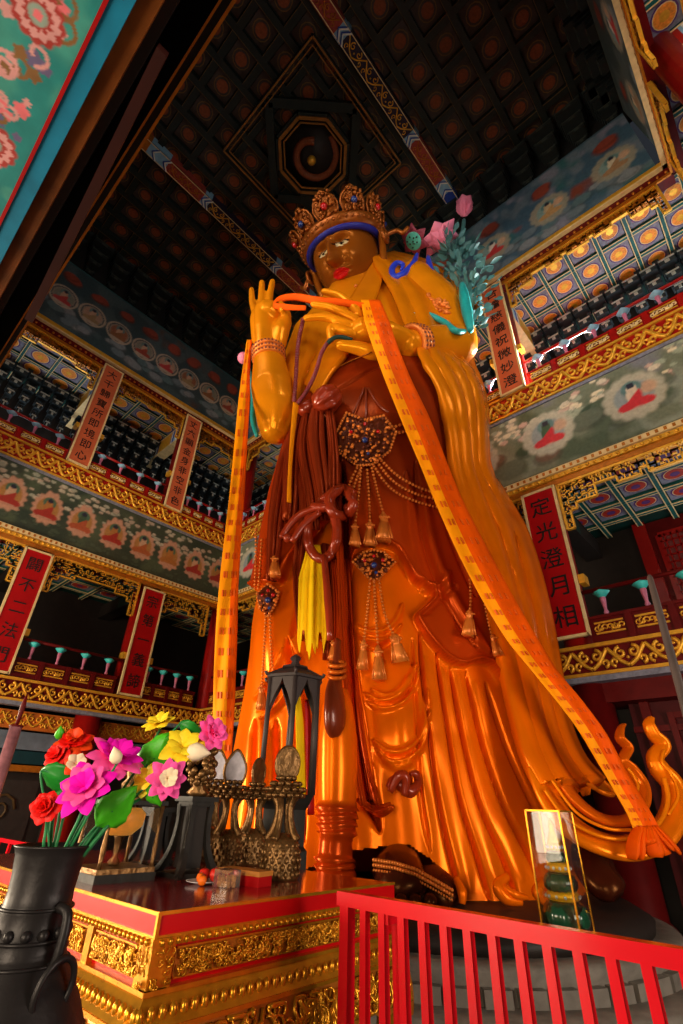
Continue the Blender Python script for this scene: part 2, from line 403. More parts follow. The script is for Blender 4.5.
def cl1(r, u0, u1, z0, z1):
    out = []; n = int((u1-u0)*17)
    for i in range(n): out.append((u0+r.random()*(u1-u0), z0+(z1-z0)*(.55+.36*r.random()), .07+.05*r.random(), r.choice([(.5,.43,.32), (.44,.33,.25), (.34,.34,.26)])))
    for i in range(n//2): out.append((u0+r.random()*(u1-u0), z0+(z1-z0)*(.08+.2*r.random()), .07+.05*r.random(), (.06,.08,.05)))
    return out
def clB1(r, u0, u1, z0, z1):
    out = []
    for i in range(int((u1-u0)*24)): 
        u = u0+r.random()*(u1-u0); out.append((u, z0+(z1-z0)*(.5+.36*r.random()+.12*math.sin(u*3.2)), .07+.08*r.random(), r.choice([(.8,.68,.48), (.7,.6,.46), (.66,.42,.34), (.36,.4,.3)])))
    for i in range(int((u1-u0)*3)): out.append((u0+r.random()*(u1-u0), z0+(z1-z0)*(.1+.5*r.random()), .2+.2*r.random(), r.choice([(.04,.07,.04), (.08,.11,.07), (.16,.09,.06), (.12,.14,.1)])))
    return out
def cl2(seats):
    def f(r, u0, u1, z0, z1):
        out = []
        for (u, v) in seats: out += [(u+.1+.25*r.random()-.2, v+.95+.25*r.random(), .22+.1*r.random(), (.26, .05, .03)) for _ in range(4)]
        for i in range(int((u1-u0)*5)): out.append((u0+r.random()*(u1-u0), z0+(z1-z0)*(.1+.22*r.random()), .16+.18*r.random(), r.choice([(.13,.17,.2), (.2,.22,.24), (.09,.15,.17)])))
        return out
    return f
sA1 = [(-.05+1.11*i, 9.6) for i in range(10)]; sA2 = [(-.1+1.12*i, 18.2) for i in range(10)]
sB1 = [(-14.42+1.98*i, 9.75) for i in range(9)]; sB2 = [(-16.25+1.93*i, 18.1) for i in range(10)]
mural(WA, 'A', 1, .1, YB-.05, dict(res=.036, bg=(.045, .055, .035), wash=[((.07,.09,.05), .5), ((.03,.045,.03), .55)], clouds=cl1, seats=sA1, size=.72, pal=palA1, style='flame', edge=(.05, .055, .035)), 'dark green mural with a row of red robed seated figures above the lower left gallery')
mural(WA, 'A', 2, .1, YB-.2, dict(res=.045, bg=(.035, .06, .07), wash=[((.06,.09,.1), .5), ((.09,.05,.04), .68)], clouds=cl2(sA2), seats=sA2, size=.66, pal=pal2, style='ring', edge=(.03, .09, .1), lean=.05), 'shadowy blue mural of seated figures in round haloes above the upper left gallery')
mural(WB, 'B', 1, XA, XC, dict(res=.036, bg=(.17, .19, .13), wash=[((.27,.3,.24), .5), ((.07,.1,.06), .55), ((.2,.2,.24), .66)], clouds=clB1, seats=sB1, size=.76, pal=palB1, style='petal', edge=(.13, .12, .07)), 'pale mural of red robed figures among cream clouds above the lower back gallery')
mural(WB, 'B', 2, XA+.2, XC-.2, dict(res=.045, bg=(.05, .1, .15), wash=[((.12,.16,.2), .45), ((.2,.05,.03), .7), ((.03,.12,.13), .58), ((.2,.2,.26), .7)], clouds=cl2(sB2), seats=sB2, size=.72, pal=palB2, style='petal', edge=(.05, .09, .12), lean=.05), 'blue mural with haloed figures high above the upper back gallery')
mural(WC, 'C', 2, -YB+.2, -.1, dict(res=.07, bg=(.05, .07, .07), wash=[((.09,.11,.11), .5)], clouds=cl2([(-9+2*i, 18.1) for i in range(5)]), seats=[(-9+2*i, 18.1) for i in range(5)], size=.7, pal=palB2, style='petal', edge=(.08, .09, .07), lean=.05), 'dim mural along the right wall seen edge on under the roof')
# ---------------------------------------------------------------- walls with their galleries
def gallery(W, wn, L, u0, u1, med, panel=None):
    """floor, coffered ceiling and back wall of one gallery"""
    z = ZL[L]; mb = MB(); zc = z['top']+.18
    W.box(mb, u0, u1, zc, zc+.12, -GD, -.1, dgreen)
    p = 1.05 if wn == 'A' else .83; bw = .055; nu = max(1, round((u1-u0)/p)); nd = 3; pu = (u1-u0)/nu; pd = (GD-.95)/nd
    for i in range(nu+1):
        u = u0+pu*i; W.box(mb, u-bw, u+bw, zc-.12, zc, -GD, -.15, teal)
        for s in (-1, 1): W.box(mb, u+s*bw-.012, u+s*bw+.012, zc-.125, zc-.1, -GD, -.15, cream)
    for j in range(nd+1):
        d = -.15-pd*j; W.box(mb, u0, u1, zc-.115, zc, d-bw, d+bw, teal)
        for s in (-1, 1): W.box(mb, u0, u1, zc-.12, zc-.1, d+s*bw-.012, d+s*bw+.012, cream)
    for i in range(nu):
        for j in range(nd):
            cu = u0+pu*(i+.5); dd = -.15-pd*(j+.5); a, b = pu/2-.085, pd/2-.085
            W.box(mb, cu-a, cu+a, zc-.03, zc-.005, dd-b, dd+b, lilac if panel is None else panel)
            for (rr, mm, q) in ((.27*p/.83, purple, .038), (.235*p/.83, cream, .042), (.215*p/.83, med, .046), (.1, gold if med is orange else purple, .05)):
                mb.add([W.P(cu+rr*math.cos(t*PI/8), zc-q, dd+rr*math.sin(t*PI/8)) for t in range(16)], [tuple(range(16))], mm)
    tag(mb.build('ceiling'), 'coffered painted ceiling of the %s gallery behind the %s wall' % (LV[L], SIDE[wn]), 'ceiling', kind='structure')
    mb = MB(); W.box(mb, u0, u1, z['fb']+.05, z['ft']-.05, -GD, -.25, dark)
    tag(mb.build('floor'), 'dark timber floor of the %s gallery behind the %s wall' % (LV[L], SIDE[wn]), 'floor', kind='structure')
def bracket_row(W, u0, u1, z0, z1, d, step, name, label, m1, m2, out=.16):
    mb = MB(); n = max(1, int((u1-u0)/step)); T = 4
    for i in range(n):
        u = u0+(u1-u0)*(i+.5)/n; h = (z1-z0)/T
        for t in range(T):
            w = step*(.16+.09*t); za = z0+h*t
            W.box(mb, u-w, u+w, za+h*.15, za+h*.6, d-.05, d+out*(t+1), m1)
            W.box(mb, u-w, u+w, za+h*.5, za+h*.62, d, d+out*(t+1)+.015, m2); W.box(mb, u-w*.3, u+w*.3, za+h*.2, za+h*.45, d, d+out*(t+1)+.012, m2)
            for s in (-1, 1): W.box(mb, u+s*w-.05, u+s*w+.05, za+h*.6, za+h*.98, d-.05, d+out*(t+1)-.03, m1)
    return tag(mb.build(name), label, 'bracket row', kind='structure')
def painted_beam(W, u, z0, z1, d0, d1, label, low=False):
    mb = MB(); segs = [(0, .1, red), (.1, .2, lblue), (.2, .28, blue), (.28, .62, gold), (.62, .7, blue), (.7, .78, white), (.78, .9, teal), (.9, 1, blue)]
    if low: z0 += .3; segs = [(0, .15, dred), (.15, .5, dgreen), (.5, 1, dark)]
    for a, b, m_ in segs: W.box(mb, u-.2, u+.2, z0, z1, d0+(d1-d0)*a, d0+(d1-d0)*b, m_)
    for a in (() if low else (.12, .24, .66, .8)):
        for s in (-1, 1): W.box(mb, u+s*.2-.01, u+s*.2+.01, z0, z1, d0+(d1-d0)*a, d0+(d1-d0)*(a+.02), white)
    for zz in (z0, z1): W.box(mb, u-.215, u+.215, zz-.02, zz+.02, d0, d1, dark if low else cream)
    tag(mb.build('trim_3'), label, 'beam', 'painted cross beams of the galleries', kind='structure')
BAYS = {'A': [-.25, 3.55, 7.3, 10.2], 'B': [XA, -10.96, -3.05, XC], 'C': [-10.2, -7.3, -3.6, .25]}
for W, wn in ((WA, 'A'), (WB, 'B'), (WC, 'C')):
    b = BAYS[wn]; u0, u1 = b[0], b[-1]
    for L in (1, 2):
        if wn == 'C' and L == 1: continue
        fascia(W, wn, L, u0, u1); cornice(W, wn, L, u0, u1)
        g0, g1 = (u0-(GD if wn != 'A' else 0), u1+(GD if wn != 'C' else 0))
        gallery(W, wn, L, g0, g1, orange if L == 2 else redmed, None)
        for i in range(3):
            if wn == 'B' and i == 1: nm = 'behind the statue'
            else: nm = {'A': ('at the near end', 'between the two boards', 'nearest the hall corner'), 'B': ('at the far left corner', '', 'right of the statue'), 'C': ('at the far corner', 'in the middle', 'at the near end')}[wn][i]
            e = .42
            lattice(W, wn, L, b[i]+e, b[i+1]-e, 'gilded hanging fretwork over the %s %s gallery opening %s' % (LV[L], SIDE[wn], nm))
            nb = {'A': 4 if i == 1 else 4, 'B': 6, 'C': 4}[wn]
            if wn == 'B' and i == 1: nb = 10
            if wn == 'C': continue
            railing(W, wn, L, b[i]+e-.05, b[i+1]-e+.05, nb, 'red %s railing with %s cups on the %s wall %s' % (LV[L], ('turquoise', 'pale blue')[L-1], SIDE[wn], nm))
    for u in b[1:-1] if wn != 'C' else b[1:]:
        column(W, u, 4.0, ZL[2]['top']+.3, .3, red, 'tall round red column set into the %s wall' % SIDE[wn])
        for L in (1, 2):
            if wn == 'C' and L == 1: continue
            painted_beam(W, u, ZL[L]['top']-.75, ZL[L]['top']+.02, -.4, -GD, 'painted cross beam over the %s %s gallery' % (LV[L], SIDE[wn]), L == 1)
for (x, y) in ((XA-.28, YB+.28),):
    mb = MB(); mb.lathe([(.34, 4.0), (.3, 4.2), (.3, 16.3)], (x, y, 0), red, 24); mb.lathe([(.24, 4.4), (.24, 16.3)], (x+.5, y+.1, 0), red, 20)
    tag(mb.build('column'), 'red corner column pair where the left and back galleries meet', 'column', kind='structure')
# outer walls of the galleries
def back_wall(W, name, u0, u1, label):
    mb = MB(); W.box(mb, u0, u1, 0, ZL[2]['top']+.3, -GD-.2, -GD, dark)
    tag(mb.build(name), label, 'wall', kind='structure')
back_wall(WA, 'wall_left', -4, YB+GD, 'dark outer timber wall behind the left galleries')
back_wall(WB, 'wall_back', XA-GD, XC+GD, 'dark outer timber wall behind the back galleries')
back_wall(WC, 'wall_right', -YB-GD, 3.5, 'dark outer timber wall behind the right galleries')
brk = mat('bracket_dark', (.02, .03, .035), .5); brw = mat('bracket_edge', hexc(170, 176, 170), .5)
bracket_row(WA, -.2, YB+GD, 14.2, 16.2, -GD+.8, .5, 'trim_4', 'dark bracket sets at the back of the upper left gallery', brk, brw, .12)
bracket_row(WB, XA-GD, XC+GD, 14.2, 16.2, -GD+.8, .5, 'trim_4', 'dark bracket sets at the back of the upper back gallery', brk, brw, .12)
brk2 = mat('bracket_shadow', (.014, .018, .018), .5); brw2 = mat('bracket_rim', hexc(60, 64, 58), .5)
bracket_row(WA, 0, YB, 20.1, 21.8, -.1, .9, 'trim_5', 'roof bracket sets above the upper left mural', brk2, brw2, .2)
bracket_row(WB, XA, XC, 20.1, 21.8, -.1, .9, 'trim_5', 'roof bracket sets above the upper back mural', brk2, brw2, .2)
bracket_row(WC, -YB, 0, 20.1, 21.8, -.1, .9, 'trim_5', 'roof bracket sets above the right mural', brk2, brw2, .2)
mb = MB(); WA.box(mb, 0, YB, 19.95, 22.3, -.25, -.12, black); WB.box(mb, XA, XC, 19.95, 22.3, -.25, -.12, black); WC.box(mb, -YB, 0, 19.95, 22.3, -.25, -.12, black); tag(mb.build('wall_upper'), 'dark boarding behind the roof brackets', 'wall', kind='structure')
# lattice windows
def lat_window(W, name, u0, u1, z0, z1, d, pane, fm, nu, nv, label):
    mb = MB(); W.box(mb, u0, u1, z0, z1, d, d+.02, pane)
    for i in range(nu+1): u = u0+(u1-u0)*i/nu; t = .07 if i in (0, nu) else .02; W.box(mb, u-t, u+t, z0, z1, d+.02, d+.07, fm)
    for j in range(nv+1): v = z0+(z1-z0)*j/nv; t = .07 if j in (0, nv) else .02; W.box(mb, u0, u1, v-t, v+t, d+.02, d+.07, fm)
    tag(mb.build(name), label, 'window', kind='structure')
mb = MB(); WB.box(mb, -1.75, XC+GD, 4.2, 8.35, -GD, -GD+.05, dred); WB.box(mb, -1.9, -1.6, 4.2, 8.35, -GD, -GD+.2, red); tag(mb.build('wall_back'), 'red painted partition behind the lower right gallery', 'wall', kind='structure')
for k, u in enumerate((-1.4, .5, 2.4)): lat_window(WB, 'window_%d' % (k+1), u, u+1.7, 5.9, 7.9, -GD+.06, mat('shaded_pane', hexc(120, 60, 60), .4), red, 12, 10, 'red lattice window at the back of the lower right gallery')
lat_window(WB, 'window_4', -15.4, -13.2, 5.3, 7.4, -GD+.02, dimpane, dark, 6, 8, 'dim lattice window behind the lower back gallery near the corner')
lat_window(WB, 'window_5', -18.9, -14.4, 11.9, 13.6, -GD+.02, daylight, dark, 3, 2, 'bright daylit window behind the upper back gallery near the corner')
lat_window(WB, 'window_6', -.9, 3.2, 5.62, 5.8, -GD+.1, daylight, red, 18, 1, 'bright strip of daylight through the lower right gallery lattice')
# calligraphy boards
g1, g2 = 'scarlet calligraphy boards on the lower gallery columns', 'salmon calligraphy boards on the upper gallery columns'
board(WA, 3.5, 4.5, 8.08, .76, '闢不二法門', rboard, cream, .46, 'scarlet board on the lower left gallery column nearest the picture edge', g1, .1)
board(WA, 7.42, 4.48, 8.06, .76, '宗第一義諦', rboard, cream, .46, 'scarlet board on the lower left gallery column behind the bouquet', g1, .1)
board(WB, -3.05, 4.62, 8.12, .74, '定光澄月相', rboard, cream, .5, 'scarlet board right of the golden robe on the lower back gallery', g1, .1)
board(WA, 3.58, 11.55, 16.28, .7, '大千歸寶所即境即心', salmon, cream, .4, 'salmon board on the upper left gallery column farther from the raised hand', g2, .12)
board(WA, 7.32, 11.5, 16.24, .7, '丈六顯金身非空非色', salmon, cream, .4, 'salmon board on the upper left gallery column nearer the raised hand', g2, .12)
board(WB, -3.1, 11.5, 16.2, .66, '合瞻慈儀祝微妙澄', salmon, cream, .42, 'salmon board on the upper back gallery beside the blue-green lotus leaves', g2, .12)
# ---------------------------------------------------------------- roof
ZC = 22.0
rfg = mat('roof_green', (.012, .018, .016), .5); rfp = mat('roof_panel', (.05, .035, .03), .55, var=.35); rfm = mat('roof_medallion', hexc(128, 64, 34), .5, var=.3, scale=14); rfl = mat('roof_gilt_line', hexc(110, 84, 44), .5)
mb = MB(); mb.box((XA, YD, ZC+.02), (XC, YB, ZC+.2), rfg)
p = 1.0; nx = 18; ny = 10; px_, py_ = (XC-XA)/nx, (YB-YD)/ny
ccx, ccy = -6.6, 4.95
for i in range(nx+1): x = XA+px_*i; mb.box((x-.1, YD, ZC-.2), (x+.1, YB, ZC+.02), rfg); mb.box((x-.112, YD, ZC-.205), (x-.1, YB, ZC-.17), rfl)
for j in range(ny+1): y = YD+py_*j; mb.box((XA, y-.1, ZC-.19), (XC, y+.1, ZC+.02), rfg); mb.box((XA, y-.112, ZC-.195), (XC, y-.1, ZC-.16), rfl)
for i in range(nx):
    for j in range(ny):
        x = XA+px_*(i+.5); y = YD+py_*(j+.5)
        mb.box((x-.36, y-.36, ZC-.03), (x+.36, y+.36, ZC+.01), rfp)
        for rr, mm, q in ((.28, rfl, .04), (.25, rfp, .05), (.19, rfm, .06)): mb.add([(x+rr*math.cos(t*PI/6), y+rr*math.sin(t*PI/6), ZC-q) for t in range(12)], [tuple(range(12))], mm)
tag(mb.build('ceiling'), 'dark coffered roof ceiling high over the hall', 'ceiling', kind='structure')
# caisson: square, turned square and octagonal well hung under the roof
cg = mat('caisson_gilt', hexc(150, 100, 44), .45, .3)
root = empty('octagonal_caisson', (ccx, ccy, ZC-.25), 'octagonal carved ceiling well with a hanging pearl above the crown', 'ceiling caisson')
mb = MB()
def poly_ring(mb, cx, cy, z, r, n, a0, w, h, m_):
    for i in range(n):
        a = a0+2*PI*i/n; b = a0+2*PI*(i+1)/n
        mb.bar((cx+r*math.cos(a), cy+r*math.sin(a), z), (cx+r*math.cos(b), cy+r*math.sin(b), z), w, h, m_)
poly_ring(mb, ccx, ccy, ZC-.3, 3.2, 4, PI/4, .1, .2, rfg); poly_ring(mb, ccx, ccy, ZC-.42, 3.2, 4, PI/4, .05, .05, cg)
poly_ring(mb, ccx, ccy, ZC-.42, 3.0, 4, PI/4, .03, .05, cg)
poly_ring(mb, ccx, ccy, ZC-.3, 2.1, 4, 0, .28, .2, rfg); mb.build('square_frame', parent=root)
mb = MB(); poly_ring(mb, ccx, ccy, ZC-.35, 1.3, 8, PI/8, .2, .22, rfg); poly_ring(mb, ccx, ccy, ZC-.47, 1.26, 8, PI/8, .1, .06, cg); poly_ring(mb, ccx, ccy, ZC-.44, 1.1, 8, PI/8, .05, .05, cg)
mb.lathe([(1.3, -.3), (1.2, -.1), (.9, -.08)], (ccx, ccy, ZC), dark, 8); mb.build('octagon_frame', parent=root)
mb = MB()
mb.tube(smooth_path([(ccx+.9*math.cos(t*.7)*(1-t*.06), ccy+.9*math.sin(t*.7)*(1-t*.06), ZC-.22-.02*t) for t in range(9)], 3), .13, rfm, 8); mb.build('coiled_dragon', parent=root)
mb = MB(); mb.ball((ccx-.05, ccy, ZC-.6), .16, gold, 12, 8); mb.build('pearl', parent=root)
# two painted roof beams
def roof_beam(x, label):
    root = empty('roof_beam', (x, YD, ZC-.45), label, 'roof beam', 'painted beams under the roof')
    mb = MB(); mb.box((x-.24, YD, ZC-.42), (x+.24, YB, ZC-.05), dark); mb.build('timber', parent=root)
    rp = mat('beam_red', hexc(150, 58, 48), .5, var=.3, scale=8); bd = mat('beam_indigo', hexc(40, 30, 50), .5)
    segs = [(0, .75, ogold), (.75, 1.5, lblue), (1.5, 3.0, rp), (3.0, 3.3, lblue), (3.3, 6.6, bd), (6.6, 6.9, lblue), (6.9, 8.6, rp), (8.6, 9.1, lblue), (9.1, YB-YD, blue)]
    mb = MB()
    for a, b_, m_ in segs:
        mb.box((x-.225, YD+a, ZC-.44), (x+.225, YD+b_, ZC-.42), m_)
        for s in (-1, 1): mb.box((x+s*.24-.012, YD+a, ZC-.42), (x+s*.24+.012, YD+b_, ZC-.05), m_)
    for a in (.95, 1.4, 3.05, 3.2, 6.65, 6.8, 8.65, 9.0):
        for s in (-1, 1): mb.bar((x, YD+a, ZC-.45), (x+s*.22, YD+a+.18, ZC-.45), .04, .02, white); mb.bar((x, YD+a-.06, ZC-.45), (x+s*.22, YD+a+.12, ZC-.45), .03, .02, blue)
    Wb = WF((x, YD, ZC-.45), (0, 1, 0), (1, 0, 0))
    mb.build('painting', parent=root)
    mb = MB()
    class FB:  # scroll on the soffit
        def P(s, u, z, d=0): return Vector((x+z, YD+u, ZC-.45-d))
    scroll_strip(FB(), mb, 3.35, 6.55, -.2, .2, 0, .8, gold); scroll_strip(FB(), mb, 1.6, 2.9, -.18, .18, 0, .65, ogold); scroll_strip(FB(), mb, 7., 8.5, -.18, .18, 0, .65, ogold)
    for s in (-1, 1): mb.box((x+s*.21-.012, YD, ZC-.455), (x+s*.21+.012, YB, ZC-.435), cream)
    mb.build('gilt_scroll', parent=root)
roof_beam(-3.62, 'painted roof beam right of the octagonal well'); roof_beam(-10.8, 'painted roof beam left of the octagonal well')
# ---------------------------------------------------------------- ground level
mb = MB(); mb.box((-22, -6, -.1), (8, 16, 0), mat('stone_floor', hexc(60, 52, 48), .5, var=.3)); tag(mb.build('floor'), 'dark paved floor of the hall', 'floor', kind='structure')
mb = MB()
cloudp = mat('ground_beam_paint', hexc(186, 96, 30), .5, var=.4, scale=3)
WA.box(mb, -3, YB, 3.25, 3.72, -.9, -.75, cloudp); scroll_strip(WA, mb, -1, YB, 3.3, 3.7, -.74, .6, gold, 1.3)
WA.box(mb, -3, YB, 2.75, 3.2, -1.0, -.85, mat('cloud_grey', hexc(96, 104, 118), .5, var=.5, scale=2)); WA.box(mb, -3, YB, 2.4, 2.72, -1.1, -.9, mat('deep_teal', hexc(12, 50, 58), .5)); WA.box(mb, -3, YB, 2.2, 2.36, -1.0, -.8, ogold)
tag(mb.build('trim_6'), 'painted beam of clouds under the lower left gallery', 'beam', kind='structure')
mb = MB(); WA.box(mb, -3, YB+1, 0, 2.3, -1.4, -1.2, dark)
for i in range(6):
    u = -2+i*2.1; WA.box(mb, u, u+1.7, .5, 2.0, -1.2, -1.16, mat('dark_panel', (.03, .022, .02), .5)); curl(WA, mb, u+.85, 1.3, .4, 1.5, 0, 1, -1.14, .04, mat('dull_gilt', (.09, .05, .02), .5))
tag(mb.build('wall_left'), 'dark carved panels along the ground floor under the left gallery', 'wall', kind='structure')
column(WA, 6.6, 0, 3.9, .4, red, 'red ground floor column behind the bouquet', -.5)
# back wall ground floor, right part
mb = MB(); WB.box(mb, XA, XC+1, 0, 3.8, -1.3, -1.1, dark)
WB.box(mb, -4.6, XC+1, 3.4, 3.8, -1.1, -.2, dred); 
tag(mb.build('wall_back'), 'dark ground floor wall behind the statue', 'wall', kind='structure')
column(WB, -3.05, 0, 3.85, .36, dred, 'dark red ground floor column behind the gold flames', -.4)
mb = MB(); rp = mat('maroon_panel', hexc(72, 20, 22), .5, var=.2, spec=.12)
WB.box(mb, -2.5, XC, .0, 3.75, -.75, -.6, rp)
for a in ((-2.5, XC, 3.55, 3.75), (-2.5, XC, 2.9, 3.0), (-2.3, -2.15, 0, 3.5), (-1.9, -1.8, .5, 3.2), (-1.9, XC, 3.1, 3.2)): WB.box(mb, *a, -.6, -.5-.004*(a[1]-a[0])-.003*a[2], dred)
WB.box(mb, -1.75, XC, .8, 2.85, -.6, -.58, mat('ink_painting', hexc(66, 58, 62), .5, var=.6, scale=3, spec=.15))
tag(mb.build('wall_back'), 'maroon framed panel with a dim ink painting under the right gallery', 'wall panel', kind='structure')
# ---------------------------------------------------------------- front wall of the well, over the camera
cornice(WD, 'D', 2, -XC, -XA); fascia(WD, 'D', 2, -XC, -XA)
mb = MB(); WD.box(mb, -XC, -XA, ZL[1]['mb']-.4, ZL[1]['mt'], -.3, -.02, dgreen); WD.box(mb, -XC, -XA, ZL[2]['mb'], ZL[2]['mt']+2.2, -.3, -.02, dgreen); WD.box(mb, -XC, -XA, ZL[2]['fb'], ZL[2]['ft']-.1, -GD, -.25, dark); WD.box(mb, -XC, -XA, ZL[2]['top']+.2, ZL[2]['top']+.4, -GD, -.25, dgreen)
tag(mb.build('wall_front'), 'dark green painted front wall over the viewer', 'wall', kind='structure')
# ---------------------------------------------------------------- front gallery overhead, above the camera
zf = ZL[1]['fb']
def yz(x, y, z): return on_z(x, y, z).y
mb = MB(); zs = 3.9; LX = -14
y_edge = YD
mb.box((LX, y_edge-.03, zf-.02), (XC, y_edge, zf+.6), black)
mb.box((LX, y_edge-.035, zf-.03), (XC, y_edge-.028, zf-.005), ogold); mb.box((LX, y_edge-.006, zf-.03), (XC, y_edge+.004, zf-.005), ogold)
mb.box((LX, -.6, zf+.25), (XC, y_edge-.03, zf+.5), black)
tag(mb.build('trim_7'), 'dark edge of the front gallery floor overhead with fine gold lines', 'trim', kind='structure')
ya, yb, yc, yd = [.5*(yz(a, 0, 3.7)+yz(b, 199, 3.7)) for a, b in ((104, 13), (134, 35), (150, 64), (162, 78))]
root = empty('painted_lintel', (-3, ya-.6, 3.7), 'turquoise lintel overhead painted with pink clouds and lotus, edged blue and red', 'painted beam')
mb = MB(); bl = mat('bright_blue_paint', hexc(20, 130, 170), .5, var=.2, scale=9)
mb.box((LX, ya, 3.7), (XC, yb, 4.1), bl); mb.build('blue_border', parent=root)
mb = MB(); mb.box((LX, ya-.006, 3.695), (XC, ya+.006, 3.75), rboard); mb.build('red_line', parent=root)
mb = MB(); mb.box((LX, yb, 3.72), (XC, yc, 4.1), mat('brown_gilt_edge', hexc(130, 70, 24), .45, .3, var=.5, scale=5)); mb.box((LX, yc, 3.8), (XC, yd, 4.1), dark); mb.build('gilt_edge', parent=root)
# painted turquoise field: vertex-painted clouds and flowers
st = .006; x0, x1, y0, y1 = -2.1, -.5, ya-.5, ya
nu = int((x1-x0)/st); nv = int((y1-y0)/st); U, V = np.meshgrid(np.linspace(x0, x1, nu+1), np.linspace(y0, y1, nv+1))
C = np.zeros(U.shape+(3,))+np.array(hexc(40, 140, 140)); C = mixc(C, hexc(70, 160, 150), sstep(.5, .8, vnoise(U+9, V+9, .08, 2)))
rr = random.Random(11)
def blob(C, cx, cy, r, col): 
    a = np.arctan2(V-cy, U-cx); return mixc(C, col, sstep(1.1, .9, np.hypot(U-cx, V-cy)/(r*(1+.16*np.sin(5*a+cx*40)))))
def swirl(C, cx, cy, r, col, w, ph):
    d = np.hypot(U-cx, V-cy); a = np.arctan2(V-cy, U-cx); t = (a+ph) % (2*PI)/(2*PI); return mixc(C, col, sstep(w, w*.6, np.abs(d-r*(.35+.65*t)))*(t < .93))
pk, pk2, rd, br, vi = hexc(226, 160, 160), hexc(240, 120, 130), hexc(176, 60, 56), hexc(140, 100, 60), hexc(110, 100, 140)
for i in range(150):
    cx = x0+rr.random()*(x1-x0); cy = y0+rr.random()*(y1-y0-.06); c_ = rr.choice([pk, pk, pk, pk2, br, vi, rd])
    C = blob(C, cx, cy, .012+.016*rr.random(), c_)
    if i % 2: C = swirl(C, cx+.02, cy, .028+.025*rr.random(), rr.choice([pk, br, pk, pk2]), .008, rr.random()*6)
for (cx, cy) in [(on_z(38, 15, 3.7).x, on_z(38, 15, 3.7).y), (on_z(2, 150, 3.7).x, on_z(2, 150, 3.7).y-.03), (-1.9, ya-.3), (-.5, ya-.3)]:
    a = np.arctan2(V-cy, U-cx); d = np.hypot(U-cx, V-cy)
    C = mixc(C, rd, sstep(1.08, .96, d/(.07*(1+.14*np.abs(np.sin(6*a)))))); C = mixc(C, pk, sstep(.06, .05, np.abs(d-.052)/.2+.03*np.sin(12*a))); C = mixc(C, hexc(150, 170, 160), sstep(.032, .026, d)); C = mixc(C, pk2, sstep(.016, .013, d))
mb = MB(); w = nu+1
mb.add([(U[j, i], V[j, i], 3.699) for j in range(nv+1) for i in range(nu+1)], [(j*w+i, (j+1)*w+i, (j+1)*w+i+1, j*w+i+1) for j in range(nv) for i in range(nu)], paint_attr, False, C.reshape(-1, 3).tolist())
mb.build('flower_painting', parent=root)
mb = MB(); mb.box((LX, y0, 3.7), (XC, ya, 4.1), teal); mb.build('timber', parent=root)
# slanting dark red bar beside the lintel
a = on_z(163, 50, 3.72); b = on_z(30, 318, 3.6)
mb = MB(); mb.bar(a, b, .035, .05, mat('dull_maroon', hexc(50, 16, 12), .5)); tag(mb.build('lintel_strut'), 'dark red slanting timber strip beside the painted lintel overhead', 'timber strip')
# =================================================================== STATUE
def zc_of(p): return (Vector(p)-CAM).dot(FWD)
def pxm(p): return zc_of(p)/F_PX               # metres per pixel at a point
lac = mat('gold_lacquer', (1, 1, 1), .26, .25, var=.16, scale=1.2, bump=.04, coat=.0, attr=True, tint=(1, .62, .2))
beadm = mat('gilt_bead', hexc(216, 118, 44), .35, .3, var=.2)
brown = mat('brown_lacquer', hexc(120, 44, 18), .32, .1, var=.2, scale=2, coat=.3)
rbrown = mat('red_brown_lacquer', hexc(150, 46, 18), .28, .1, var=.2, scale=2, coat=.4)
GOLD_SKIN = hexc(218, 128, 12); SHAWL = hexc(214, 120, 8); ORANGE = hexc(240, 104, 2); REDOR = hexc(186, 58, 6); BRN = hexc(112, 36, 10); DKB = hexc(64, 24, 12)
STAT = empty('standing_buddha_statue', at(400, 905, 8.8), 'towering gilded standing buddha in flowing orange robes with a leaf crown', 'statue')

def loft_rings(st, nv):
    """st: (row, left px, right px, distance, depth ratio) -> ring centres and radii, smoothly interpolated"""
    A = []
    for (y, xl, xr, D, kb) in st:
        l, r = at(xl, y, D), at(xr, y, D); c = (l+r)/2
        A.append((c.x, c.y, c.z, (r-l).length/2, (r-l).length/2*kb))
    A = np.array(A); z = A[:, 2]; o = np.argsort(z); A = A[o]; zz = np.linspace(A[0, 2], A[-1, 2], nv+1)
    out = [np.interp(zz, A[:, 2], A[:, k]) for k in range(5)]
    for k in (0, 1, 3, 4):
        for _ in range(max(1, nv//60)): out[k][1:-1] = (out[k][:-2]+2*out[k][1:-1]+out[k][2:])/4
    return np.stack(out, 1)
def loft_grid(st, nu, nv, power=1.):
    R = loft_rings(st, nv); t = np.linspace(0, 2*PI, nu, endpoint=False)
    # denser towards the viewer (angle -pi/2 = toward the camera)
    t = -PI/2 + (t-PI) - .55*np.sin(t-PI)
    ct, sn = np.cos(t), np.sin(t); ct = np.sign(ct)*np.abs(ct)**power; sn = np.sign(sn)*np.abs(sn)**power
    r3 = np.array(RIGHT); h3 = np.array(HEAD)
    P = R[:, None, :3] + (R[:, 3:4]*ct[None])[..., None]*r3 + (R[:, 4:5]*sn[None])[..., None]*h3
    return P            # nv+1, nu, 3
def grid_normals(P):
    du = np.roll(P, -1, 1)-np.roll(P, 1, 1); dv = np.gradient(P, axis=0); n = np.cross(du, dv)
    n /= np.linalg.norm(n, axis=2, keepdims=True)+1e-9; return n
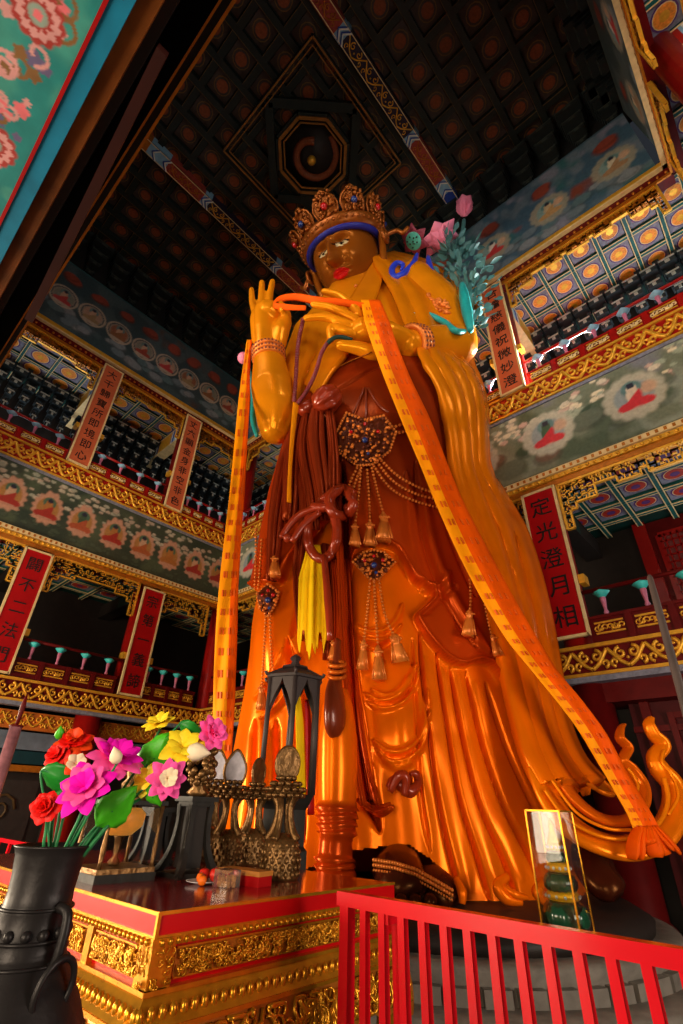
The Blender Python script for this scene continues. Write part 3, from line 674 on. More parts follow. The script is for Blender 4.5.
def dist_poly(X, Y, pts, closed=False):
    d = np.full(X.shape, 1e9); T = np.zeros(X.shape); n = len(pts); L = n if closed else n-1
    for i in range(L):
        (x1, y1), (x2, y2) = pts[i], pts[(i+1) % n]; dx, dy = x2-x1, y2-y1; q = dx*dx+dy*dy+1e-9
        t = np.clip(((X-x1)*dx+(Y-y1)*dy)/q, 0, 1); e = np.hypot(X-x1-t*dx, Y-y1-t*dy); w = e < d
        d = np.where(w, e, d); T = np.where(w, (i+t)/L, T)
    return d, T
def inside(X, Y, pts):
    c = np.zeros(X.shape, bool); n = len(pts)
    for i in range(n):
        (x1, y1), (x2, y2) = pts[i], pts[(i+1) % n]
        if y1 == y2: continue
        c ^= ((y1 > Y) != (y2 > Y)) & (X < (x2-x1)*(Y-y1)/(y2-y1)+x1)
    return c
def sm(pts, k=5): return [(p.x, p.y) for p in smooth_path([(a, b, 0) for a, b in pts], k)]
def smc(pts, k=5): return [(p.x, p.y) for p in smooth_path([(a, b, 0) for a, b in pts], k, True)]
# ---- robe -----------------------------------------------------------
ROBE = [(372, 318, 452, 8.3, .3), (384, 304, 462, 8.32, .36), (400, 300, 468, 8.35, .4), (430, 296, 472, 8.4, .42), (460, 287, 476, 8.5, .42), (500, 276, 484, 8.55, .42), (540, 268, 494, 8.6, .42), (580, 262, 503, 8.65, .43), (620, 256, 512, 8.7, .44), (660, 252, 520, 8.7, .45), (700, 246, 530, 8.75, .46), (740, 239, 540, 8.8, .48), (780, 232, 552, 8.8, .5), (820, 226, 564, 8.8, .52), (860, 222, 572, 8.8, .54), (890, 220, 578, 8.8, .55), (905, 220, 580, 8.8, .55)]
NU, NV = 460, 420
P = loft_grid(ROBE, NU, NV, .92); Nn = grid_normals(P)
V3 = P-np.array(CAM); view = -V3/np.linalg.norm(V3, axis=2, keepdims=True)
if (Nn*view).sum(2)[NV//2, NU//2] < 0: Nn = -Nn
face = np.clip(((Nn*view).sum(2)+.05)/.3, 0, 1)
X, Y = proj_np(P.reshape(-1, 3)); X = X.reshape(P.shape[:2]); Y = Y.reshape(P.shape[:2])
H = np.zeros(X.shape); C = np.zeros(X.shape+(3,))+np.array(ORANGE)
# generic vertical fluting all around (also on the sides and the back)
tt = np.linspace(0, 2*PI, NU, endpoint=False); lowmask = sstep(520, 760, Y)
H += (.07*np.sin(tt*26+1.3)*np.ones_like(X))*lowmask*(1-face*.9)
def stroke(pts, w, h, flat=0, taper=True):
    d, T = dist_poly(X, Y, sm(pts)); ww = w*(np.clip(np.minimum(T*6, (1-T)*6)+.25, 0, 1) if taper else 1)
    g = np.exp(-(d/ww)**2*1.4) if not flat else sstep(ww*1.25, ww*.8, d)
    return h*g*face
# the wrapped over-robe: belly down to the curling hem on the right
FLAP = smc([(300, 360), (470, 360), (492, 520), (512, 640), (512, 676), (499, 684), (488, 668), (475, 663), (460, 667), (446, 662), (430, 646), (419, 630), (414, 618), (424, 608), (431, 599), (427, 591), (412, 584), (404, 568), (397, 555), (385, 549), (373, 548), (360, 555), (352, 568), (347, 590), (342, 600), (336, 560), (330, 520), (296, 560), (284, 585), (262, 588), (255, 600), (250, 560), (262, 470)], 4)
ins = inside(X, Y, FLAP); d, _ = dist_poly(X, Y, FLAP, True); sd = np.where(ins, d, -d)
H += .2*sstep(-1.2, 1.5, sd)*face + .05*np.exp(-((sd-2.2)/1.6)**2)*face
fw = sstep(-.8, .8, sd)
C = mixc(C, REDOR, fw); 
# belly: darker red brown lacquer inside the over-robe
C = mixc(C, BRN, sstep(40, 0, np.hypot((X-385)/1.2, (Y-420)/1.5)-42)*fw*.75)
RELIEF = [  # (points, width px, height m)
 # long pleats of the skirt on the right: grooves
 ([(419, 634), (424, 700), (433, 770), (446, 840), (462, 902)], 2.2, -.13), ([(436, 654), (446, 722), (460, 800), (478, 860), (492, 906)], 2.1, -.13),
 ([(450, 668), (462, 735), (480, 805), (504, 860), (520, 905)], 2.1, -.14), ([(466, 672), (482, 742), (504, 806), (530, 856), (548, 895)], 2.3, -.14), ([(486, 684), (506, 745), (534, 806), (560, 850)], 2.4, -.15),
 ([(412, 640), (415, 720), (420, 790), (430, 850)], 2.2, -.07),
 # ridges between
 ([(428, 660), (436, 740), (450, 820), (470, 890)], 9, .02), ([(444, 672), (456, 740), (472, 815), (498, 885)], 9, .02), ([(459, 676), (474, 745), (494, 815), (522, 880)], 9, .02), ([(476, 684), (497, 750), (520, 812), (548, 868)], 11, .03),
 # knee swags
 ([(347, 612), (354, 626), (368, 635), (384, 634), (396, 622), (402, 606)], 3.2, .1), ([(349, 620), (358, 636), (372, 643), (388, 641), (401, 626)], 2.6, .1), ([(352, 628), (366, 647), (384, 648), (398, 636)], 1.8, -.06),
 ([(364, 694), (378, 703), (394, 700), (407, 686), (415, 664)], 3.6, .13), ([(366, 703), (382, 711), (400, 706), (413, 690), (418, 668)], 2.4, .1), ([(368, 699), (382, 707), (398, 703), (410, 688)], 1.6, -.08), ([(370, 690), (384, 697), (398, 692), (408, 676)], 2.2, .08),
 ([(372, 742), (384, 754), (402, 755), (417, 742), (424, 715), (426, 690)], 3.6, .13), ([(376, 752), (390, 764), (408, 761), (422, 744), (428, 712)], 2.8, .12), ([(374, 748), (388, 759), (405, 758), (419, 744)], 1.8, -.09), ([(382, 762), (396, 770), (412, 764)], 2.4, .1),
 # left skirt half
 ([(256, 700), (268, 690), (280, 672), (288, 650)], 3, .1), ([(258, 710), (272, 699), (284, 682), (296, 655)], 2.2, -.09), ([(262, 720), (280, 706), (294, 684)], 3, .1), ([(290, 640), (296, 690), (300, 760), (304, 840)], 3, -.14), ([(300, 655), (304, 720), (310, 800)], 4, .1), ([(276, 720), (276, 780), (272, 850)], 3, -.12), ([(255, 720), (250, 790), (240, 860)], 3, -.12), ([(264, 720), (262, 790), (256, 860)], 6, .1),
 ([(296, 560), (300, 600), (294, 640)], 2.5, -.08),
 # deep gap between the halves
 ([(344, 470), (346, 560), (350, 640), (356, 720), (368, 790), (380, 830)], 5.5, -.5),
 # over-robe folds on the hip
 ([(412, 470), (420, 540), (440, 600), (470, 650)], 3.2, -.09), ([(420, 500), (432, 560), (456, 615), (482, 655)], 6, .08), ([(432, 470), (446, 540), (470, 600)], 2.6, -.07), ([(404, 480), (408, 540), (420, 590)], 5, .06),
 ([(396, 552), (410, 575), (424, 588)], 2, .05), ([(420, 592), (436, 588), (446, 576)], 4, .06), ([(420, 620), (440, 600), (452, 590)], 4, -.06),
 # belly folds and the waist line
 ([(428, 378), (440, 400), (444, 430)], 1.4, .05), ([(434, 374), (448, 400), (450, 436)], 1.4, .05), ([(440, 372), (456, 398), (458, 440)], 1.4, .05),
 ([(330, 404), (350, 394), (372, 380), (395, 372)], 2, -.08),
]
for pts, w, h in RELIEF: H += stroke(pts, w, h)
H += .22*np.exp(-(((X-377)/24)**2+((Y-605)/46)**2))*face + .22*np.exp(-(((X-398)/30)**2+((Y-730)/50)**2))*face + .2*np.exp(-(((X-275)/20)**2+((Y-640)/50)**2))*face
H += .35*np.exp(-(((X-392)/46)**2+((Y-420)/44)**2))*face
# shade in the grooves, painted into the colour as a darker red-orange
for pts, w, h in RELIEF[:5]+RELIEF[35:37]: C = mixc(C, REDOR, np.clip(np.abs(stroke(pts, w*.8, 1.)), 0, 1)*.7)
# hem: lifted over the foot on the left of the front, scalloped on the right
Q = P+Nn*H[..., None]
mb = MB(); n1, n2 = Q.shape[:2]
hem = [(200, 872), (300, 870), (345, 850), (375, 846), (407, 843), (429, 857), (452, 878), (466, 904), (480, 908), (500, 900), (515, 909), (540, 905), (700, 905)]
hx = np.array([h[0] for h in hem]); hy = np.array([h[1] for h in hem])
lim = np.interp(X, hx, hy); 
keep = (Y < lim) | (face < .02)
idx = np.arange(n1*n2).reshape(n1, n2)
f4 = np.stack([idx[:-1], np.roll(idx, -1, 1)[:-1], np.roll(idx, -1, 1)[1:], idx[1:]], -1).reshape(-1, 4)
kf = (keep[:-1] | keep[1:]).reshape(-1)
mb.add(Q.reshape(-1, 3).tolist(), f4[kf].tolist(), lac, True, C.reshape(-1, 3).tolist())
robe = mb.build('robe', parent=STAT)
bvh_robe = BVHTree.FromPolygons([Vector(p) for p in Q.reshape(-1, 3)], f4.tolist())
def S(x, y, lift=0., bv=None, dflt=8.):
    d = ray(x, y).normalized(); hit = (bv or bvh_robe).ray_cast(CAM, d)
    if hit[0] is None: return at(x, y, dflt)-d*lift
    return hit[0]-d*lift
def SP(pts, lift=.05, k=4, bv=None): return [S(a, b, lift, bv) for a, b in (sm(pts, k) if len(pts) > 2 else pts)]
def ptube(mb, P3, rpx, m, n=8, flat=1., closed=False, col=None, up=None):
    R = lerp_list(rpx, len(P3)) if hasattr(rpx, '__len__') else [rpx]*len(P3)
    mb.tube(P3, [r*pxm(p) for r, p in zip(R, P3)], m, n, closed=closed, flat=flat, col=col, up=up)
def smooth3(P3, it=3):
    P3 = [Vector(p) for p in P3]
    for _ in range(it): P3 = [P3[0]]+[(P3[i-1]+P3[i]*2+P3[i+1])/4 for i in range(1, len(P3)-1)]+[P3[-1]]
    return P3
# ---- torso, arms and hands: one continuous gilded body ----------------
def skin_union(items, voxel, name, colf, parent, smooth_it=4, tex=True):
    mb = MB()
    for it in items: it(mb)
    me = bpy.data.meshes.new('tmp'); me.from_pydata([tuple(v) for v in mb.v], [], mb.f)
    bm = bmesh.new(); bm.from_mesh(me); bmesh.ops.recalc_face_normals(bm, faces=bm.faces); bm.to_mesh(me); bm.free()
    o = bpy.data.objects.new('tmp', me); COL.objects.link(o)
    md = o.modifiers.new('r', 'REMESH'); md.mode = 'VOXEL'; md.voxel_size = voxel
    ms = o.modifiers.new('s', 'SMOOTH'); ms.iterations = smooth_it; ms.factor = .5
    dg = bpy.context.evaluated_depsgraph_get(); dg.update()
    m2 = bpy.data.meshes.new_from_object(o.evaluated_get(dg)); bpy.data.objects.remove(o); bpy.data.meshes.remove(me)
    V = np.empty(len(m2.vertices)*3); m2.vertices.foreach_get('co', V); V = V.reshape(-1, 3)
    F = [tuple(p.vertices) for p in m2.polygons]; bpy.data.meshes.remove(m2)
    q = MB(); x, y = proj_np(V); q.add(V.tolist(), F, lac, True, colf(V, x, y).tolist())
    return q.build(name, parent=parent), V, F
TORSO = [(266, 342, 384, 8.35, .7), (278, 337, 398, 8.35, .5), (292, 328, 424, 8.35, .36), (306, 318, 438, 8.35, .34), (322, 304, 446, 8.35, .34), (348, 290, 450, 8.33, .34), (378, 288, 453, 8.3, .34), (400, 292, 458, 8.35, .34), (430, 300, 460, 8.4, .34)]
def it_torso(mb):
    G = loft_grid(TORSO, 80, 60); n1, n2 = G.shape[:2]; idx = np.arange(n1*n2).reshape(n1, n2)
    f = np.stack([idx[:-1], np.roll(idx, -1, 1)[:-1], np.roll(idx, -1, 1)[1:], idx[1:]], -1).reshape(-1, 4).tolist()
    f.append(list(idx[0][::-1])); f.append(list(idx[-1])); mb.add(G.reshape(-1, 3).tolist(), f)
def limb(pts, rpx, n=32, flat=1.):
    def f(mb):
        P3 = smooth_path([at(*p) for p in pts], 6); ptube(mb, P3, [r for r in rpx], None, n, flat)
        for e, r in ((P3[0], rpx[0]), (P3[-1], rpx[-1])): mb.ball(e, r*pxm(e)*.99, None, 12, 8)
    return f
RH = 7.3
items = [it_torso,
 # neck
 limb([(364, 305, 8.45), (360, 285, 8.4), (355, 262, 8.3)], [17, 15, 15]),
 # right arm, raised (left in the photograph)
 limb([(316, 338, 8.4), (300, 375, 8.15), (276, 428, 7.8)], [24, 22, 17]),
 limb([(275, 428, 7.75), (275, 405, 7.6), (272, 385, 7.5), (268, 352, RH)], [16.5, 21.5, 21, 13]),
 # palm and heel of the hand
 limb([(267, 352, RH), (269, 334, RH-.02), (268, 316, RH-.03)], [13, 17, 16], 32, .55),
 limb([(258, 340, RH), (257, 320, RH-.02), (257, 312, RH-.02)], [6.5, 7, 5]),
 limb([(278, 345, RH), (280, 332, RH-.08), (285, 322, RH-.1)], [8, 9.5, 7]),
 limb([(255, 313, RH), (252.4, 302, RH-.03), (251.6, 289.5, RH-.1)], [3.7, 3.4, 2.7]),
 limb([(262, 310, RH), (261.5, 298, RH-.05), (262, 282.5, RH-.12)], [4, 3.7, 2.9]),
 limb([(270, 310, RH), (269.5, 298, RH-.05), (272.5, 281.5, RH-.12)], [4, 3.7, 2.9]),
 limb([(276, 312, RH), (278, 302, RH-.12), (281, 305, RH-.3), (282, 311, RH-.32)], [4, 3.7, 3.4, 3]),
 limb([(285, 324, RH-.1), (286, 315, RH-.18), (284, 307, RH-.26)], [6.4, 5.2, 4]),
 # left arm, bent across the chest
 limb([(412, 290, 8.3), (440, 312, 8.25), (458, 346, 8.05)], [27, 25, 20]),
 limb([(456, 346, 8.0), (434, 346, 7.75), (408, 345, 7.3)], [20.5, 20, 14.5]),
 limb([(408, 344, 7.3), (386, 338, 7.1), (364, 332, 6.98)], [14, 18, 15], 32, .7),
 limb([(385, 350, 7.1), (372, 352, 7.0), (358, 348, 6.94), (340, 345, 6.9)], [9, 8, 7, 5]),
 limb([(360, 316, 6.98), (353, 307, 6.9), (339.5, 296, 6.86), (324, 291.5, 6.86)], [5.6, 5, 4.3, 3.4]),
 limb([(358, 322, 6.96), (346, 315, 6.88), (330, 307.5, 6.84), (313, 304.5, 6.85)], [5.6, 5, 4.3, 3.4]),
 limb([(358, 330, 6.96), (345, 323.5, 6.86), (325, 317, 6.82), (306, 318, 6.83)], [5.6, 5, 4.3, 3.4]),
 limb([(358, 336, 6.98), (344, 331, 6.88), (331, 328, 6.86), (331, 340, 6.9)], [6, 5.2, 4.6, 3.6]),
]
def body_col(V, x, y):
    C = np.zeros((len(V), 3))+np.array(GOLD_SKIN); n = np.array([noise.noise(Vector(v)*.9) for v in V]); C *= (1+.1*n)[:, None]
    return C
body, BV, BF = skin_union(items, .028, 'body', body_col, STAT, 5)
bvh_body = BVHTree.FromPolygons([Vector(v) for v in BV], BF)
_t = MB(); it_torso(_t); items[3](_t) if False else None; bvh_torso = BVHTree.FromPolygons([Vector(v) for v in _t.v], _t.f)
# ---- shawl: over the shoulder, behind the elbow and down the right side into the trailing end
def sheet(name, rows, nu, mcol, parent, thick=.12, bulge=.5, folds=(), colf=None):
    """rows: (left x, left y, right x, right y, D left, D right, bulge px)"""
    R = np.array(rows, float); k = len(R); nv = (k-1)*10
    t = np.linspace(0, k-1, nv+1); 
    def cr(col):
        i = np.clip(t.astype(int), 0, k-2); u = t-i; g = lambda j: R[np.clip(j, 0, k-1), col]
        a, b, c, d = g(i-1), g(i), g(i+1), g(i+2)
        return .5*(2*b+(c-a)*u+(2*a-5*b+4*c-d)*u*u+(3*b-a-3*c+d)*u**3)
    cols = [cr(j) for j in range(7)]
    V = []; 
    for j in range(nv+1):
        a = at(cols[0][j], cols[1][j], cols[4][j]); b = at(cols[2][j], cols[3][j], cols[5][j]); w = pxm((a+b)/2); w_ = w
        vd = (CAM-(a+b)/2).normalized()
        for i in range(nu+1):
            s = i/nu; h = cols[6][j]*w*(1-(2*s-1)**2); bulge0 = cols[6][j]*(1-(2*s-1)**2)
            for (fc, fwid, fh) in folds: h += fh*math.exp(-((s-fc)/fwid)**2)*min(1, j/8)
            p = a.lerp(b, s)+vd*h; dr = (p-CAM); L_ = dr.length; dr /= L_
            for bv in (bvh_robe, bvh_torso):
                hh_ = bv.ray_cast(CAM, dr)[0]
                if hh_ is not None: L_ = min(L_, (hh_-CAM).length-.1-1.*max(0, h-bulge0*w_))
            V.append(CAM+dr*L_)
    w = nu+1
    for _ in range(3):
        W2 = list(V)
        for j in range(1, nv):
            for i in range(1, nu):
                k_ = j*w+i; W2[k_] = (V[k_]*2+V[k_-1]+V[k_+1]+V[k_-w]+V[k_+w])/6
        V = W2
    mb = MB()
    mb.add(V, [(j*w+i, j*w+i+1, (j+1)*w+i+1, (j+1)*w+i) for j in range(nv) for i in range(nu)], lac, True, mcol if not colf else [colf(j/nv) for j in range(nv+1) for i in range(nu+1)])
    o = mb.build(name, parent=parent, solid=thick); o.modifiers['solid'].offset = -1
    return o, V
shawl_rows = [(372, 262, 392, 256, 8.15, 8.6, 6), (380, 276, 428, 266, 8.0, 8.6, 10), (392, 296, 452, 288, 7.9, 8.6, 10), (404, 324, 466, 322, 7.95, 8.6, 8), (418, 356, 470, 364, 8.05, 8.7, 8), (432, 378, 476, 380, 8.0, 8.75, 8), (444, 404, 482, 404, 7.95, 8.75, 9), (451, 436, 483, 436, 7.9, 8.75, 9), (455, 468, 485, 468, 7.85, 8.7, 9), (462, 500, 499, 494, 7.85, 8.7, 9), (472, 540, 520, 530, 7.8, 8.7, 9), (484, 580, 534, 572, 7.75, 8.65, 9), (494, 620, 544, 615, 7.65, 8.55, 9), (503, 660, 552, 660, 7.6, 8.45, 9), (512, 700, 558, 700, 7.5, 8.35, 9), (520, 730, 566, 735, 7.4, 8.2, 9), (530, 760, 580, 764, 7.3, 8.0, 9), (546, 792, 600, 786, 7.2, 7.8, 8)]
_, SHV = sheet('shawl', shawl_rows, 26, SHAWL, STAT, .16, folds=[(.06, .05, .14), (.3, .06, .26), (.55, .05, .22), (.78, .07, .26)], colf=lambda t: tuple(np.array(SHAWL)*(1-min(1, max(0, t*3-1)))+np.array(hexc(228, 104, 3))*min(1, max(0, t*3-1))))
_w = 27; bvh_shawl = BVHTree.FromPolygons([Vector(v) for v in SHV], [(j*_w+i, j*_w+i+1, (j+1)*_w+i+1, (j+1)*_w+i) for j in range(len(SHV)//_w-1) for i in range(_w-1)])
def SB(x, y, lift=.05):
    d = ray(x, y).normalized(); hs = [b_.ray_cast(CAM, d)[0] for b_ in (bvh_body, bvh_shawl, bvh_robe)]; hs = [h for h in hs if h is not None]
    return (min(hs, key=lambda h: (h-CAM).length) if hs else at(x, y, 8))-d*lift
# chest lapel on the other side
sheet('shawl_lapel', [(372, 266, 386, 258, 8.0, 8.1, 2), (356, 292, 378, 296, 7.95, 7.95, 2), (332, 330, 352, 350, 7.8, 7.8, 2), (318, 356, 332, 376, 7.75, 7.7, 2), (306, 386, 318, 400, 7.7, 7.65, 2)], 8, SHAWL, STAT, .1)
# loops and curled edge on the shawl
mb = MB()
for pts, r in (([(462, 408), (474, 412), (476, 424), (466, 430), (458, 424)], 2.2), ([(447, 366), (456, 372), (464, 366), (462, 358)], 2), ([(468, 500), (488, 520), (500, 545), (512, 600)], 3), ([(506, 578), (517, 584), (519, 600), (514, 610)], 1.6), ([(520, 700), (534, 716), (540, 735), (530, 744)], 2)):
    mb = MB(); ptube(mb, smooth3([SB(a, b, .04) for a, b in sm(pts)], 3), r, lac, 8, col=SHAWL, flat=.7); mb.build('shawl_fold', parent=STAT)
# trailing end: a broad bowl of folds turning up into flames
mb = MB()
def band(pts, rpx, col, flat=.5, n=12): 
    P3 = smooth_path([at(*p) for p in pts], 8); ptube(mb, P3, rpx, lac, n, flat, col=col)
band([(536, 768, 7.2), (548, 796, 7.1), (568, 824, 7.0), (598, 842, 6.9), (630, 848, 6.9), (660, 836, 6.9), (674, 812, 6.95), (673, 786, 7.0), (660, 770, 7.02), (655, 757, 7.03), (663, 745, 7.03), (654, 735, 7.04), (649, 724, 7.04), (652, 717, 7.04)], [12, 15, 17, 15, 14, 14, 12.5, 11, 10, 8, 7.5, 7, 6, 2.5], hexc(230, 112, 6), .45, 14)
band([(556, 764, 7.25), (572, 796, 7.15), (600, 818, 7.0), (628, 820, 6.95), (642, 804, 7.0), (642, 786, 7.05), (632, 770, 7.08), (623, 760, 7.08), (628, 748, 7.1), (620, 738, 7.1), (621, 728, 7.1), (625, 724, 7.1)], [14, 13, 11, 10, 9, 8.5, 7.5, 6.5, 6.5, 6, 4.5, 2], hexc(208, 90, 6), .45, 14)
for pts, r in (([(545, 790, 6.95), (566, 818, 6.85), (600, 836, 6.75), (632, 838, 6.75), (658, 824, 6.78), (668, 800, 6.85), (664, 778, 6.9)], 2.4), ([(552, 780, 6.95), (576, 812, 6.85), (606, 828, 6.78), (632, 830, 6.78)], 2), ([(668, 815, 6.8), (678, 796, 6.85), (672, 776, 6.9), (662, 762, 6.93), (664, 750, 6.95)], 1.8), ([(634, 800, 6.9), (638, 784, 6.95), (628, 768, 7.0)], 1.6)): band([*pts], r, hexc(234, 124, 10), .8, 8)
el = [at(592+20*math.cos(t)+8*math.sin(t), 780+11*math.sin(t)+10*math.cos(t), 6.96) for t in np.linspace(0, 2*PI, 29)[:-1]]; el = [SB(*[float(v[0]) for v in proj_np([tuple(p)])], .16) for p in el]; ec = SB(592, 781, .02)
mb.tube(el, 2.6*pxm(ec), lac, 8, closed=True, col=hexc(226, 108, 6))
mb.add(el+[ec], [(i, (i+1) % 28, 28) for i in range(28)], lac, True, hexc(176, 84, 10))
mb.build('trailing_flames', parent=STAT)
# ---- the ringed hanging fold on the left and the sash ends
mb = MB()
prof = [(690, 338, 12), (708, 338, 17), (728, 338, 20), (740, 338, 21.5), (770, 338, 22), (800, 337.5, 21)]
for k in range(4): prof += [(806+k*8, 337, 22.5-.6*k), (809+k*8, 337, 25.5-.6*k), (812+k*8, 336.5, 20.5-.5*k)]
prof += [(842, 336, 19), (852, 335.5, 19.5)]
for k in range(3): prof += [(856+k*7, 335, 20+.6*k), (859+k*7, 335, 24.5+.6*k), (862+k*7, 334.5, 20+.5*k)]
prof += [(882, 334, 20)]
P3 = [at(x, y, 7.1) for y, x, r in prof]; ptube(mb, P3, [r for _, _, r in prof] if False else 1, lac, 4) if False else mb.tube(P3, [r*pxm(p)*(1) for (_, _, r), p in zip(prof, P3)], lac, 30, flat=.8, col=[(ORANGE if y < 802 else REDOR) for (y, _, _) in prof for _k in range(30)])  # lower rings redder and darker: shade behind the altar objects painted in
mb.build('ringed_robe_fold', parent=STAT)
mb = MB()
pp = smooth_path([at(338, 640, 7.1), at(337, 660, 7.0), at(336, 676, 6.95), at(335, 690, 6.85), at(335, 708, 6.75), at(335, 724, 6.75), at(335, 736, 6.8)], 5)
ptube(mb, pp, [4, 5, 8, 9, 13, 14.5, 13.5, 7], brown, 18, .55); mb.build('sash_weight', parent=STAT)
mb = MB()
for y in (664, 670, 676): ptube(mb, [at(337+8*math.cos(a), y+2.5*math.sin(a), 6.88-.1*math.sin(a)) for a in np.linspace(0, 2*PI, 14)[:-1]], 2.2, lac, 6, closed=True, col=hexc(200, 90, 24))
mb.build('sash_ring', parent=STAT)
def sash(name, lines, col):
    mb = MB()
    for pts, r, lift in lines:
        for o_, k_, l_ in ((0, 1, 0), (-.62, .42, .1), (.55, .36, .12), (.0, .3, .16)):
            q_ = [(x+o_*(r[min(len(r)-1, i)] if hasattr(r, '__len__') else r), y) for i, (x, y) in enumerate(pts)]
            P3 = smooth3(SP(q_, lift+l_*.8, 5), 4); ptube(mb, P3, [v*k_ for v in r], lac, 10, .5, col=col)
    return mb.build(name, parent=STAT)
sash('long_sash', [([(347, 560), (350, 620), (354, 680), (360, 740), (370, 800)], [3, 4, 4, 5, 4], .2), ([(340, 540), (343, 620), (347, 680), (352, 740), (364, 806)], [4, 4.5, 4.5, 5, 4], .3), ([(354, 660), (358, 700), (366, 760), (378, 806)], [3, 3.5, 3.5, 3], .12), ([(334, 560), (338, 610), (336, 650)], [3, 4, 3], .3), ([(360, 800), (376, 812), (392, 806)], [5, 7, 4], .2)], REDOR)
sash('upper_sash', [([(318, 408), (316, 440), (322, 480), (326, 520)], [7, 11, 9, 6], .35), ([(308, 414), (304, 450), (312, 490), (316, 530)], [5, 8, 8, 5], .3), ([(330, 412), (334, 450), (334, 490), (338, 540)], [5, 6, 7, 5], .3), ([(302, 410), (294, 440), (292, 480), (290, 520)], [5, 9, 10, 8], .15), ([(296, 420), (284, 470), (276, 520), (272, 580)], [5, 9, 9, 6], .1), ([(300, 470), (308, 510), (300, 570), (306, 640)], [6, 8, 9, 8], .12), ([(326, 545), (330, 600), (328, 660)], [6, 8, 6], .12)], hexc(140, 46, 18))
# bows
mb = MB()
b1 = S(327, 399, .5); kq = (RIGHT*.75+Vector((0, 0, .65))).normalized().to_track_quat('Z', 'Y').to_matrix().to_4x4(); kr = 13*pxm(b1); mb.lathe([(kr*math.sin(t)*(.96+.04*math.cos(8*t))+.01, -kr*1.25*math.cos(t)) for t in np.linspace(.08, 3.06, 22)], b1, rbrown, 48, M=kq, flute=lambda a, z: 1+.1*math.cos(7*a+z*3)); b2 = S(306, 408, .4); mb.ball(b2, 9*pxm(b2), rbrown, 14, 8, (1.2, .8, .9))
for k in range(0): ptube(mb, [S(314+k*4.5+4*math.sin(t)*.5, 392+8*math.cos(t)*1.2+k*.5, .75+.15*math.sin(t)) for t in np.linspace(.3, 2.8, 8)], 1.6, rbrown, 6)
mb.build('waist_knot', parent=STAT)
mb = MB()
cx, cy = 322, 532
ptube(mb, [S(cx+15*math.cos(a), cy+27*math.sin(a), .5) for a in np.linspace(0, 2*PI, 26)[:-1]], 5, rbrown, 10, closed=True)
ptube(mb, [S(341+12*math.cos(a), 503+13*math.sin(a), .62) for a in np.linspace(0, 2*PI, 20)[:-1]], 5.5, rbrown, 10, closed=True)
for pts, r in (([(322, 500), (334, 490), (346, 487), (354, 494)], 4), ([(318, 508), (300, 514), (286, 530), (282, 538)], 4), ([(320, 512), (304, 524), (292, 542)], 4), ([(312, 506), (322, 508), (330, 506)], 5), ([(324, 556), (328, 600), (330, 640)], 4)):
    ptube(mb, smooth3(SP(pts, .62), 2), [r*.8, r, r*.8], rbrown, 10)
e = S(348, 508, .7); mb.ball(e, 5*pxm(e), rbrown, 12, 8); e = S(288, 538, .6); mb.ball(e, 5*pxm(e), rbrown, 12, 8)
mb.build('ribbon_bow', parent=STAT)
mb = MB()
ptube(mb, smooth3(SP([(388, 788), (394, 780), (402, 786), (410, 792), (418, 784), (416, 774), (410, 774)], .2, 5), 2), [3, 5, 6, 6, 4, 4, 2], rbrown, 10)
ptube(mb, smooth3(SP([(390, 792), (398, 776), (406, 778), (404, 796)], .3, 5), 2), [3, 5, 5, 3], rbrown, 10); mb.build('coiled_knot', parent=STAT)
# ---- jewellery
ruby = mat('red_stone', hexc(190, 20, 24), .15, coat=.5); sap = mat('blue_stone', hexc(30, 50, 110), .15, coat=.5)
def brooch(cx, cy, w, h, shape, label=None):
    root = None; mb = MB(); rr = random.Random(int(cx)); dk = mat('jewel_plate', hexc(96, 40, 18), .4, .3)
    pts = [(cx+w*a, cy+h*b) for a, b in shape]; P3 = [S(a, b, .12) for a, b in pts]; vd = (CAM-P3[0]).normalized()
    c3 = sum(P3, Vector())/len(P3); mb.add(P3+[c3+vd*.12]+[p-vd*.1 for p in P3], [(i, (i+1) % len(P3), len(P3)) for i in range(len(P3))]+[(i, len(P3)+1+i, len(P3)+1+(i+1) % len(P3), (i+1) % len(P3)) for i in range(len(P3))], dk, False)
    for i in range(len(pts)):
        (a, b), (c, d) = pts[i], pts[(i+1) % len(pts)]; n = max(2, int(math.hypot(c-a, d-b)/3))
        for k in range(n): q = S(a+(c-a)*k/n, b+(d-b)*k/n, .2); mb.ball(q, 1.7*pxm(q), beadm, 6, 4)
    for _ in range(int(w*h*.16)+20):
        a, b = cx+w*rr.uniform(-.8, .8), cy+h*rr.uniform(-.8, .8)
        if inside(np.array([a]), np.array([b]), pts)[0]: q = S(a, b, .26); mb.ball(q, rr.uniform(1.0, 2.1)*pxm(q), beadm if rr.random() < .7 else dk, 7, 5)
    o = mb.build('brooch', parent=STAT)
    mb = MB()
    for k, (a, b, r, mm) in enumerate([(0, 0, 3.2, sap), (-.45, -.3, 2., ruby), (.42, -.32, 2., ruby), (0, -.6, 1.8, ruby), (.1, .5, 1.8, sap)]): q = S(cx+a*w, cy+b*h, .34); mb.ball(q, r*pxm(q), mm, 10, 6)
    mb.build('gemstones', parent=o)
brooch(365, 440, 31, 27, [(-.6, -1), (0, -.75), (.6, -.9), (1, -.3), (.8, .4), (.25, .9), (-.25, .95), (-.8, .5), (-1, -.1)])
brooch(374, 565, 21, 15, [(-1, -.2), (-.5, -.85), (0, -1), (.5, -.85), (1, -.2), (.3, .8), (0, 1), (-.3, .8)])
brooch(268, 600, 12, 16, [(-.9, -.4), (0, -1), (.9, -.5), (.6, .3), (0, 1), (-.7, .5)])
